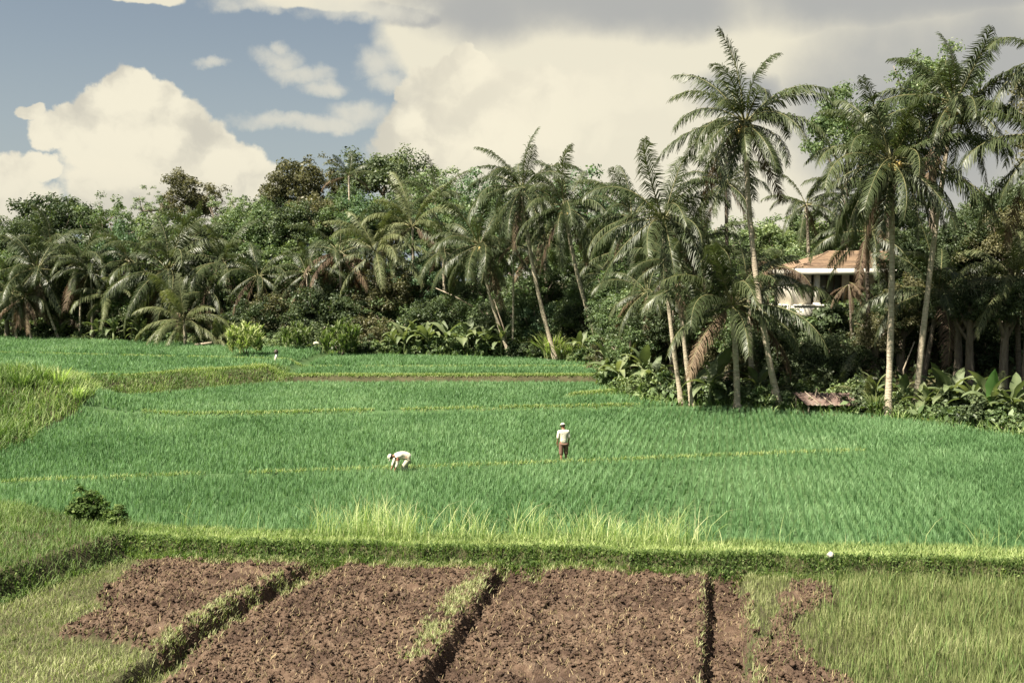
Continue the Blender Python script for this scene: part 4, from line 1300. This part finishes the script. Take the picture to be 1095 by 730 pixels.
for cx_ in (-1.75, 3.0, 7.0):
    m = MB(); m.box((cx_, -2.1, 1.2), (.36, .36, 2.4)); m.box((cx_, -2.1, .12), (.46, .46, .24)); m.box((cx_, -2.1, 2.36), (.44, .44, .1)); ob('column', m.data('column', M['white']), vr)
for w0, w1, wz0, wz1 in ((-1.25, .95, .12, 2.3), (3.6, 6.4, .12, 2.3)):
    m = MB()
    nb = 4
    for k in range(nb + 1):
        m.box((w0 + (w1 - w0) * k / nb, 1.14, (wz0 + wz1) / 2), (.09, .12, wz1 - wz0))
    for zz_ in (wz0, wz1, wz0 + .8):
        m.box(((w0 + w1) / 2, 1.145, zz_), (w1 - w0 + .1, .1, .08))
    fr = ob('glass_door', m.data('glass_door', M['frame_dark']), vr)
    m = MB(); m.box(((w0 + w1) / 2, 1.17, (wz0 + wz1) / 2), (w1 - w0, .04, wz1 - wz0)); ob('pane', m.data('pane', M['glass']), fr)
m = MB(); m.box((2.1, 1.16, 1.2), (1.0, .1, 2.2)); ob('door', m.data('door', M['frame_dark']), vr)

# ------------------------------------------------------------------ small shelter with rusty roof
sp = at(886, 62.0)
sr = ob('field_shelter', None, loc=sp, rot=(0, 0, R(-6)))
tag(sr, 'low shelter with rusty sheet roof at the edge of the rice', 'shelter')
m = MB()
nx_ = 26
Va, qa = [], []
for i in range(nx_ + 1):
    xx = -1.55 + 3.1 * i / nx_
    off = .35 * 0
    zz_ = .03 * math.cos(i * math.pi)
    Va += [(xx + .3, -.75, .45 + zz_), (xx - .25, .75, .98 + zz_)]
for i in range(nx_):
    qa.append((2 * i, 2 * i + 2, 2 * i + 3, 2 * i + 1))
bb = len(Va)
Va += [(a, b, c - .035) for a, b, c in Va]
qa += [(a + bb, d + bb, c + bb, b + bb) for a, b, c, d in qa[:nx_]]
qa += [(0, bb, bb + 2, 2)] if False else []
for i in range(nx_):
    qa.append((2 * i, 2 * i + bb, 2 * i + 2 + bb, 2 * i + 2))
    qa.append((2 * i + 1, 2 * i + 3, 2 * i + 3 + bb, 2 * i + 1 + bb))
m.add(Va, qa)
rf = ob('roof', m.data('roof', M['tin']), sr)
m = MB(); m.tube([(.15, -.8, .5), (-.45, .78, 1.05)], [.03, .03], 5); m.tube([(-.55, -.75, .5), (-1.1, .78, 1.04)], [.025, .025], 5); m.tube([(.95, -.8, .5), (.4, .78, 1.04)], [.025, .025], 5); ob('roof_batten', m.data('roof_batten', M['wood']), rf)
for a, b in ((-1.1, -.65), (1.6, -.65), (-1.6, .65), (1.1, .65)):
    m = MB(); m.tube([(a, b, -.2), (a, b, .44 if b < 0 else .92)], [.05, .04], 6); ob('post', m.data('post', M['wood']), sr)
m = MB(); m.tube([(-1.0, -.66, .43), (1.65, -.66, .43)], [.04, .04], 6); ob('beam', m.data('beam', M['wood']), sr)


def pole(name, label, cat, pts, rad):
    b = Vector(pts[0])
    mb = MB()
    mb.tube([Vector(p) - b for p in pts], rad, 6)
    o = ob(name, mb.data(name, M['wood'], True), loc=b)
    return tag(o, label, cat)


def gp(px, py, dz=0.0):
    g = ground_at(px, py)
    return g + Vector((0, 0, dz))


a = at(1030, 58.0); b = at(1078, 54.0)
pole('fallen_pole', 'pale pole lying on the bank under the right banana plants', 'pole', [a + Vector((0, 0, .7)), (a + b) / 2 + Vector((0, 0, .35)), b + Vector((0, 0, .12))], [.06, .06, .05])
a = at(870, 62.3)
pole('bamboo_stick', 'short upright stick leaning beside the rusty roof', 'stick', [a, a + Vector((.25, 0, 1.25))], [.04, .03])
a = Q(466, 308, 99.5); b = Q(506, 328, 98.5)
pole('bare_branch', 'pale bare branch slanting across the dark hollow under the palm', 'branch', [b, (a + b) / 2 + Vector((0, 0, .1)), a], [.06, .05, .03])
a = at(546, 97.6); b = Q(528, 320, 97.0)
pole('bare_branch', 'thin bare stem leaning left against the slanting palm', 'branch', [a, (a + b) / 2 + Vector((.15, 0, 0)), b], [.07, .06, .04])
a = at(968, 64); b = Q(978, 365, 64)
pole('bare_branch', 'thin curved bare stem in front of the dark grove', 'branch', [at(971, 64), Q(966, 395, 64), b], [.05, .045, .03])
a = at(208, 103.5); b = at(226, 103.3)
pole('log', 'pale log lying by the low yellowish palm', 'log', [a + Vector((0, 0, .25)), b + Vector((0, 0, .45))], [.13, .11])
# post at the terrace corner, sack, stone
g = at(294, 86.5)
pr = ob('boundary_post', None, loc=g)
tag(pr, 'short pale post with dark top at the corner of the left terrace', 'post')
m = MB(); m.tube([(0, 0, -.2), (.03, 0, .35), (.1, 0, .7)], [.12, .11, .1], 7); ob('shaft', m.data('shaft', M['white']), pr)
m = MB(); m.tube([(.06, 0, .7), (.06, 0, .78), (.05, 0, .95), (.05, 0, 1.0)], [.15, .17, .14, .05], 8); ob('cap', m.data('cap', M['frame_dark']), pr)


def rock(name, label, cat, loc, s, mat, seed):
    bm = bmesh.new()
    bmesh.ops.create_icosphere(bm, subdivisions=3, radius=1)
    r = random.Random(seed)
    ph = [r.uniform(0, 6) for _ in range(6)]
    for v in bm.verts:
        c = v.co
        k = 1 + .12 * math.sin(3 * c.x + ph[0]) + .1 * math.sin(4 * c.y + ph[1]) + .07 * math.sin(6 * c.z + ph[2] + 3 * c.x)
        v.co = Vector((c.x * s[0], c.y * s[1], c.z * s[2])) * k
    me = bpy.data.meshes.new(name)
    bm.to_mesh(me); bm.free()
    me.materials.append(M[mat])
    for p in me.polygons:
        p.use_smooth = True
    return tag(ob(name, me, loc=loc), label, cat)


g = gp(888, 600)
rock('stone', 'small white stone on the bund before the rice', 'stone', g + Vector((0, 0, .09)), (.1, .085, .08), 'stone', 4)
g = at(338, 97.8)
rock('sack', 'white sack lying among the shrubs left of centre', 'sack', g + Vector((0, 0, .95)), (.26, .2, .13), 'cloth_khaki', 9)


# ------------------------------------------------------------------ farmers
def skin(name, J, E, mat, sub=2, root=0):
    """J list of (pos, radius or (rx, ry)); E edges; returns a mesh grown by the Skin modifier"""
    me = bpy.data.meshes.new(name)
    me.from_pydata([j[0] for j in J], E, [])
    o = bpy.data.objects.new('tmp', me)
    COL.objects.link(o)
    o.modifiers.new('s', 'SKIN').use_smooth_shade = True
    lay = me.skin_vertices[0] if me.skin_vertices else None
    if lay is None:
        bpy.context.view_layer.objects.active = o
        o.select_set(True)
        bpy.ops.mesh.customdata_skin_add()
        lay = me.skin_vertices[0]
    for i, j in enumerate(J):
        rr = j[1] if isinstance(j[1], tuple) else (j[1], j[1])
        lay.data[i].radius = rr
        lay.data[i].use_root = (i == root)
    sb = o.modifiers.new('u', 'SUBSURF')
    sb.levels = sub
    sb.render_levels = sub
    dg = bpy.context.evaluated_depsgraph_get()
    m2 = bpy.data.meshes.new_from_object(o.evaluated_get(dg))
    m2.name = name
    m2.materials.clear()
    m2.materials.append(M[mat])
    for p in m2.polygons:
        p.use_smooth = True
    bpy.data.objects.remove(o)
    return m2


def chain(J, E, start, seq):
    prev = start
    for p, r in seq:
        J.append((tuple(p), r))
        E.append((prev, len(J) - 1))
        prev = len(J) - 1
    return prev


def hand(J, E, wrist, wp, d, side):
    """palm + five fingers from wrist index; d = direction of the hand, side = thumb direction"""
    d, s = Vector(d).normalized(), Vector(side).normalized()
    wp = Vector(wp)
    k = chain(J, E, wrist, [(wp + d * .05, (.038, .02))])
    pl = wp + d * .085
    for i, (off, ln) in enumerate(((-.03, .062), (-.01, .078), (.01, .084), (.03, .076))):
        n = d.cross(s)
        chain(J, E, k, [(pl + s * off, .0095), (pl + s * off + d * ln * .55 + n * .012, .0088), (pl + s * off + d * ln + n * .035, .007)])
    chain(J, E, k, [(wp + d * .045 + s * .045, .011), (wp + d * .08 + s * .06, .009)])


def person(label, loc, rz, bodyJ, bodyE, clothes, head_c, face_dir, cap_up):
    root = ob('person', None, loc=loc, rot=(0, 0, rz))
    tag(root, label, 'person', 'farmers in the rice')
    ob('body', skin('body', bodyJ, bodyE, 'skin', 2), root)
    for nm, J, E, mt in clothes:
        ob(nm, skin(nm, J, E, mt, 2), root)
    # hair: shell over the back and sides of the head; cap above with brim
    f, u = Vector(face_dir).normalized(), Vector(cap_up).normalized()
    s = f.cross(u).normalized()
    u = s.cross(f).normalized()
    hc = Vector(head_c)

    def shell(name, rad, zmin, mat, back_only):
        V, q = [], []
        nu, nv = 18, 9
        for i in range(nv + 1):
            th = i / nv * math.acos(zmin)
            for k in range(nu):
                a = 2 * math.pi * k / nu
                x_, y_, z_ = math.cos(a) * math.sin(th), math.sin(a) * math.sin(th), math.cos(th)
                rr = rad
                if back_only and x_ > .25 and z_ < .45:
                    rr = rad * .8
                V.append(hc + (f * x_ * 1.12 + s * y_ * .92 + u * z_ * 1.06) * rr)
        for i in range(nv):
            for k in range(nu):
                q.append((i * nu + k, i * nu + (k + 1) % nu, (i + 1) * nu + (k + 1) % nu, (i + 1) * nu + k))
        return V, q

    V, q = shell('hair', .102, -.45, 'hair', True)
    mb = MB(); mb.add(V, q); ob('hair', mb.data('hair', M['hair'], True), root)
    V, q = shell('cap', .113, .18, 'cloth_cap', False)
    mb = MB(); mb.add(V, q)
    # brim
    nb = 9
    Vb, qb = [], []
    for k in range(nb + 1):
        a = -1.1 + 2.2 * k / nb
        inn = hc + (f * math.cos(a) * 1.1 + s * math.sin(a) * .92) * .111 + u * .02
        out_ = inn + (f * math.cos(a * .8) + s * math.sin(a) * .35) * (.075 * math.cos(a * .9)) - u * .012
        Vb += [inn, out_, inn - u * .008, out_ - u * .008]
    for k in range(nb):
        a = 4 * k
        qb += [(a, a + 1, a + 5, a + 4), (a + 2, a + 6, a + 7, a + 3), (a + 1, a + 3, a + 7, a + 5)]
    mb.add(Vb, qb)
    ob('cap', mb.data('cap', M['cloth_cap'], True), root)
    return root


# standing farmer, local frame faces +Y (away from the camera), looks down to the left
J, E = [((0, 0, .92), (.135, .1))], []
c1 = chain(J, E, 0, [((0, .01, 1.1), (.13, .095)), ((0, .02, 1.26), (.155, .1)), ((0, .03, 1.37), (.1, .075)), ((-.005, .05, 1.44), .05), ((-.01, .075, 1.5), (.062, .07)), ((-.012, .085, 1.57), (.075, .09)), ((-.012, .08, 1.64), (.05, .06))])
hd = len(J) - 2
chain(J, E, hd - 1, [((-.02, .17, 1.515), .016)])          # nose / chin line
for sg in (-1, 1):
    chain(J, E, hd - 1, [((sg * .082, .07, 1.54), .016)])  # ears
    k = chain(J, E, 2, [((sg * .19, .02, 1.32), .06), ((sg * .23, .0, 1.08), .045), ((sg * .235, .07, .86), .032)])
    hand(J, E, k, (sg * .235, .075, .85), (0, .25, -1), (0, 1, .2))
    chain(J, E, 0, [((sg * .1, 0, .82), .095), ((sg * .11, .01 + .03 * sg, .48), .062), ((sg * .115, -.01 + .05 * sg, .28), .055), ((sg * .115, -.02 + .06 * sg, .08), .038), ((sg * .12, .08 + .06 * sg, .03), .035), ((sg * .125, .15 + .06 * sg, .02), .028)])
SJ, SE = [((0, -.01, .8), (.178, .14))], []
chain(SJ, SE, 0, [((0, .0, 1.0), (.165, .122)), ((0, .015, 1.18), (.178, .12)), ((0, .022, 1.3), (.18, .115)), ((0, .035, 1.38), (.1, .08)), ((0, .045, 1.41), (.065, .06))])
for sg in (-1, 1):
    chain(SJ, SE, 3, [((sg * .19, .02, 1.31), .082), ((sg * .225, .005, 1.12), .07), ((sg * .235, .01, 1.02), .066)])
TJ, TE = [((0, 0, .9), (.162, .12))], []
for sg in (-1, 1):
    chain(TJ, TE, 0, [((sg * .1, 0, .8), (.118, .115)), ((sg * .11, .02 * sg, .55), .098), ((sg * .115, .03 * sg, .36), .09)])
bl = at(603, 45.2)
bz = float(HF(np.array([bl.x]), np.array([45.2]))[0])
person('standing farmer seen from behind in white shirt and reddish brown trousers', (bl.x, 45.2, bz - .02), R(14), J, E, [('shirt', SJ, SE, 'cloth_white'), ('trousers', TJ, TE, 'cloth_red')], (-.012, .083, 1.555), (-.15, .9, -.35), (0, .3, 1))
# bag / cloth hanging at the right side of the standing man

# bending farmer, local frame faces -X
J, E = [((.2, 0, .72), (.1, .135))], []
chain(J, E, 0, [((.06, 0, .8), (.095, .125)), ((-.14, 0, .83), (.1, .15)), ((-.25, 0, .8), (.075, .1)), ((-.32, 0, .79), .05), ((-.385, 0, .77), (.065, .062)), ((-.455, 0, .74), (.08, .072)), ((-.52, 0, .72), (.05, .05))])
hd2 = 6
chain(J, E, 5, [((-.42, 0, .655), .016)])
for sg in (-1, 1):
    chain(J, E, 5, [((-.41, sg * .08, .755), .016)])
    k = chain(J, E, 2, [((-.2, sg * .19, .75), .058), ((-.24 - .05 * sg, sg * .22, .5), .045), ((-.33 - .05 * sg, sg * .17, .3), .032)])
    hand(J, E, k, (-.335 - .05 * sg, sg * .17, .29), (-.3, 0, -1), (0, -sg, 0))
    chain(J, E, 0, [((.2, sg * .1, .64), .092), ((.06 + .06 * sg, sg * .13, .4), .064), ((.16 + .06 * sg, sg * .13, .22), .052), ((.2 + .06 * sg, sg * .13, .06), .038), ((.1 + .06 * sg, sg * .135, .02), .034), ((.03 + .06 * sg, sg * .14, .01), .028)])
SJ, SE = [((.3, 0, .66), (.15, .18))], []
chain(SJ, SE, 0, [((.2, 0, .76), (.15, .18)), ((.06, 0, .81), (.145, .178)), ((-.13, 0, .835), (.14, .19)), ((-.24, 0, .805), (.1, .125)), ((-.29, 0, .795), (.068, .075))])
for sg in (-1, 1):
    chain(SJ, SE, 3, [((-.2, sg * .2, .75), .092), ((-.235 - .05 * sg, sg * .225, .53), .072), ((-.3 - .05 * sg, sg * .19, .36), .06)])
TJ, TE = [((.22, 0, .7), (.13, .17))], []
for sg in (-1, 1):
    chain(TJ, TE, 0, [((.2, sg * .11, .6), .122), ((.08 + .06 * sg, sg * .135, .4), .1), ((.15 + .06 * sg, sg * .135, .22), .074)])
bl = at(429, 42.6)
bz = float(HF(np.array([bl.x]), np.array([42.6]))[0]) - .04
person('farmer bending down to the left over the rice in white shirt and pale trousers', (bl.x, 42.6, bz - .02), R(12), J, E, [('shirt', SJ, SE, 'cloth_white'), ('trousers', TJ, TE, 'cloth_khaki')], (-.44, 0, .755), (-.35, 0, -.94), (-.94, 0, .35))

# ------------------------------------------------------------------ light
SUN_AZ = math.atan2(-.78, -.5)          # from +Y towards +X
SUN_EL = R(57)
sd = Vector((math.sin(SUN_AZ) * math.cos(SUN_EL), math.cos(SUN_AZ) * math.cos(SUN_EL), math.sin(SUN_EL)))
sun_d = bpy.data.lights.new('sun', 'SUN')
sun_d.energy = 4.2
sun_d.angle = R(.6)
sun_d.color = (1.0, .92, .78)
sun = ob('sun', sun_d, loc=(0, 0, 50))
sun.rotation_euler = sd.to_track_quat('Z', 'Y').to_euler()

EXPO = 2.0
GAIN = 2 ** EXPO


def lin(c):
    r = []
    for v in c:
        v /= 255
        r.append((v / 12.92 if v <= .04045 else ((v + .055) / 1.055) ** 2.4) / GAIN)
    return tuple(r)


world = bpy.data.worlds.new('World')
scene.world = world
world.use_nodes = True
nt = world.node_tree
for n in list(nt.nodes):
    nt.nodes.remove(n)
L = nt.links


def N(t, **kw):
    n = nt.nodes.new(t)
    for k, v in kw.items():
        setattr(n, k, v)
    return n


def math_(op, a, b=None, c=None, clamp=False):
    n = N('ShaderNodeMath', operation=op, use_clamp=clamp)
    for i, v in enumerate((a, b, c)):
        if v is None:
            continue
        if isinstance(v, (int, float)):
            n.inputs[i].default_value = v
        else:
            L.new(v, n.inputs[i])
    return n.outputs[0]


def vm(op, a, b=None, out=0):
    n = N('ShaderNodeVectorMath', operation=op)
    for i, v in enumerate((a, b)):
        if v is None:
            continue
        if isinstance(v, tuple):
            n.inputs[i].default_value = v
        else:
            L.new(v, n.inputs[i])
    return n.outputs[out]


def smooth(x, a, b):
    n = N('ShaderNodeMapRange', interpolation_type='SMOOTHSTEP')
    L.new(x, n.inputs['Value'])
    n.inputs['From Min'].default_value = a
    n.inputs['From Max'].default_value = b
    return n.outputs['Result']


def mixc(f, a, b):
    n = N('ShaderNodeMix', data_type='RGBA')
    if isinstance(f, (int, float)):
        n.inputs['Factor'].default_value = f
    else:
        L.new(f, n.inputs['Factor'])
    for k, v in (('A', a), ('B', b)):
        if isinstance(v, tuple):
            n.inputs[k].default_value = (*v, 1)
        else:
            L.new(v, n.inputs[k])
    return n.outputs['Result']


tc = N('ShaderNodeTexCoord')
sep = N('ShaderNodeSeparateXYZ')
L.new(tc.outputs['Generated'], sep.inputs[0])
X_, Y_, Z_ = sep.outputs
az = math_('ARCTAN2', X_, Y_)
hor = math_('SQRT', math_('ADD', math_('MULTIPLY', X_, X_), math_('MULTIPLY', Y_, Y_)))
el = math_('ARCTAN2', Z_, hor)
comb = N('ShaderNodeCombineXYZ')
L.new(az, comb.inputs[0])
L.new(el, comb.inputs[1])
UV = comb.outputs[0]


def noise(scale, detail=6, rough=.55, seed=0.0, vec=UV):
    n = N('ShaderNodeTexNoise')
    n.inputs['Scale'].default_value = scale
    n.inputs['Detail'].default_value = detail
    n.inputs['Roughness'].default_value = rough
    v = vm('ADD', vec, (seed, seed * .7, seed * 1.3))
    L.new(v, n.inputs['Vector'])
    return n


def dirpx(px, py):
    d = ray(px, py)
    return math.atan2(d.x, d.y), math.atan2(d.z, math.hypot(d.x, d.y))


def puffs(lst, vec):
    """greatest of 1 - |(p - c)/r|^2 over the list, pixel units of the view at rest turned into angles"""
    F = None
    for px, py, rx, ry in lst:
        a, e = dirpx(px, py)
        d = vm('MULTIPLY', vm('SUBTRACT', vec, (a, e, 0)), (FPX / rx, FPX / ry, 0))
        g = math_('SUBTRACT', 1.0, vm('DOT_PRODUCT', d, d, out=1))
        F = g if F is None else math_('MAXIMUM', F, g)
    return F


n1 = noise(26, 7, .6, 1.3)
warp = vm('MULTIPLY', vm('SUBTRACT', n1.outputs['Color'], (.5, .5, .5)), (.03, .03, 0))
UVw = vm('ADD', UV, warp)
n2 = noise(9, 6, .55, 4.1)
warp2 = vm('MULTIPLY', vm('SUBTRACT', n2.outputs['Color'], (.5, .5, .5)), (.09, .05, 0))
UVs = vm('ADD', UV, warp2)

sky = N('ShaderNodeTexSky', sky_type='NISHITA')
sky.sun_disc = False
sky.sun_elevation = SUN_EL
sky.sun_rotation = SUN_AZ % (2 * math.pi)
sky.air_density = 1.0
sky.dust_density = 2.0
sky.ozone_density = 1.0
hs = N('ShaderNodeHueSaturation')
hs.inputs['Saturation'].default_value = .66
hs.inputs['Value'].default_value = 1.0
L.new(vm('MULTIPLY', sky.outputs[0], (.99, 1.03, .97)), hs.inputs['Color'])
SKYSTR = .025
sky_b = vm('SCALE', hs.outputs[0])
sky_b.node.inputs['Scale'].default_value = SKYSTR
base = sky_b
# pale veil low over the horizon
veil = smooth(el, .24, -.02)
base = mixc(math_('MULTIPLY', veil, .75), base, lin((188, 198, 202)))
# broad cloud sheet over the right half and overhead
big = noise(3.2, 7, .55, 7.7)
sheet = puffs([(800, 60, 360, 210), (1200, 120, 420, 340), (560, 30, 170, 70), (900, -260, 700, 260), (2600, 0, 760, 600), (-1800, 100, 600, 500), (380, -2, 130, 22), (700, 180, 300, 140), (150, -8, 60, 14)], UVs)
sheet_a = smooth(math_('ADD', sheet, math_('MULTIPLY', math_('SUBTRACT', big.outputs['Fac'], .5), .8)), -.02, .3)
n4 = noise(7, 6, .5, 9.9)
grey = puffs([(620, 6, 230, 44), (430, 18, 60, 14), (960, -20, 220, 50), (1000, 120, 190, 130), (790, 100, 70, 30)], UVs)
grey_a = smooth(math_('ADD', grey, math_('MULTIPLY', math_('SUBTRACT', n4.outputs['Fac'], .5), 1.3)), -.2, .85)
sheet_c = mixc(grey_a, lin((240, 233, 210)), lin((181, 181, 177)))
base = mixc(math_('MULTIPLY', sheet_a, .96), base, sheet_c)
# soft small clouds and wisps
wis = puffs([(228, 66, 20, 7), (300, 62, 32, 13), (322, 78, 36, 13), (345, 92, 30, 11), (300, 50, 12, 10), (330, 131, 100, 9), (385, 122, 36, 16), (404, 68, 30, 20), (390, 10, 90, 14), (270, 4, 60, 10), (412, 88, 26, 14), (60, 180, 120, 14)], UVw)
n5 = noise(30, 6, .6, 2.2)
wis_a = smooth(math_('ADD', wis, math_('MULTIPLY', math_('SUBTRACT', n5.outputs['Fac'], .5), 2.2)), -.2, 1.3)
base = mixc(math_('MULTIPLY', wis_a, .85), base, lin((226, 222, 206)))
# towering cumulus, left and centre
cum = puffs([(138, 98, 30, 30), (118, 112, 32, 26), (168, 112, 32, 30), (188, 134, 38, 34), (140, 140, 60, 48), (215, 158, 40, 34), (245, 178, 38, 32), (272, 200, 34, 32), (180, 200, 110, 60), (100, 150, 44, 34), (62, 142, 30, 18), (36, 122, 16, 9), (85, 132, 26, 16),
             (10, 188, 34, 26), (44, 180, 22, 20), (116, 196, 40, 26), (20, 225, 60, 34),
             (500, 74, 22, 22), (478, 84, 26, 22), (452, 92, 20, 20), (440, 100, 20, 18), (505, 110, 66, 46), (470, 136, 62, 44), (560, 130, 110, 60), (440, 160, 44, 40), (660, 150, 120, 80), (520, 180, 140, 50), (700, 200, 160, 60), (580, 96, 40, 30)], UVw)
n6 = noise(38, 8, .62, 5.5)
cum_n = math_('ADD', cum, math_('MULTIPLY', math_('SUBTRACT', n6.outputs['Fac'], .5), .75))
cum_a = smooth(cum_n, -.02, .34)
# billows: brighter towards the sun (upper left), greyer on the far side and below
def bil(sc_, sd_, dx, dy):
    a_ = noise(sc_, 5, .5, sd_, UVw)
    b_ = noise(sc_, 5, .5, sd_, vm('ADD', UVw, (dx, dy, 0)))
    return math_('SUBTRACT', a_.outputs['Fac'], b_.outputs['Fac'])
shade = math_('ADD', math_('MULTIPLY', bil(22, 8.3, -.012, .016), 2.4), math_('MULTIPLY', bil(9, 3.1, -.02, .035), 2.2))
shade = math_('MULTIPLY', smooth(shade, -.42, .5), math_('SUBTRACT', .85, math_('MULTIPLY', smooth(az, -.14, .02), .5)))
low = smooth(el, .13, .03)
cum_c = mixc(shade, lin((248, 240, 216)), lin((206, 201, 186)))
cum_c = mixc(math_('MULTIPLY', low, .4), cum_c, lin((222, 216, 198)))
fade = smooth(az, .13, -.02)
base = mixc(math_('MULTIPLY', cum_a, math_('ADD', math_('MULTIPLY', fade, .6), .35)), base, cum_c)
# below the horizon
base = mixc(smooth(el, 0.0, -.05), base, lin((120, 125, 105)))
bg = N('ShaderNodeBackground')
L.new(base, bg.inputs['Color'])
bg.inputs['Strength'].default_value = 1.0
wo = N('ShaderNodeOutputWorld')
L.new(bg.outputs[0], wo.inputs['Surface'])

scene.view_settings.view_transform = 'Standard'
scene.view_settings.look = 'None'
scene.view_settings.exposure = EXPO
scene.view_settings.gamma = 1
scene.render.engine = 'CYCLES'
cy = scene.cycles
cy.max_bounces = 5
cy.diffuse_bounces = 3
cy.glossy_bounces = 2
cy.transmission_bounces = 3
cy.transparent_max_bounces = 4
cy.caustics_reflective = False
cy.caustics_refractive = False
cy.use_denoising = True
scene.render.resolution_x, scene.render.resolution_y = 1024, 682
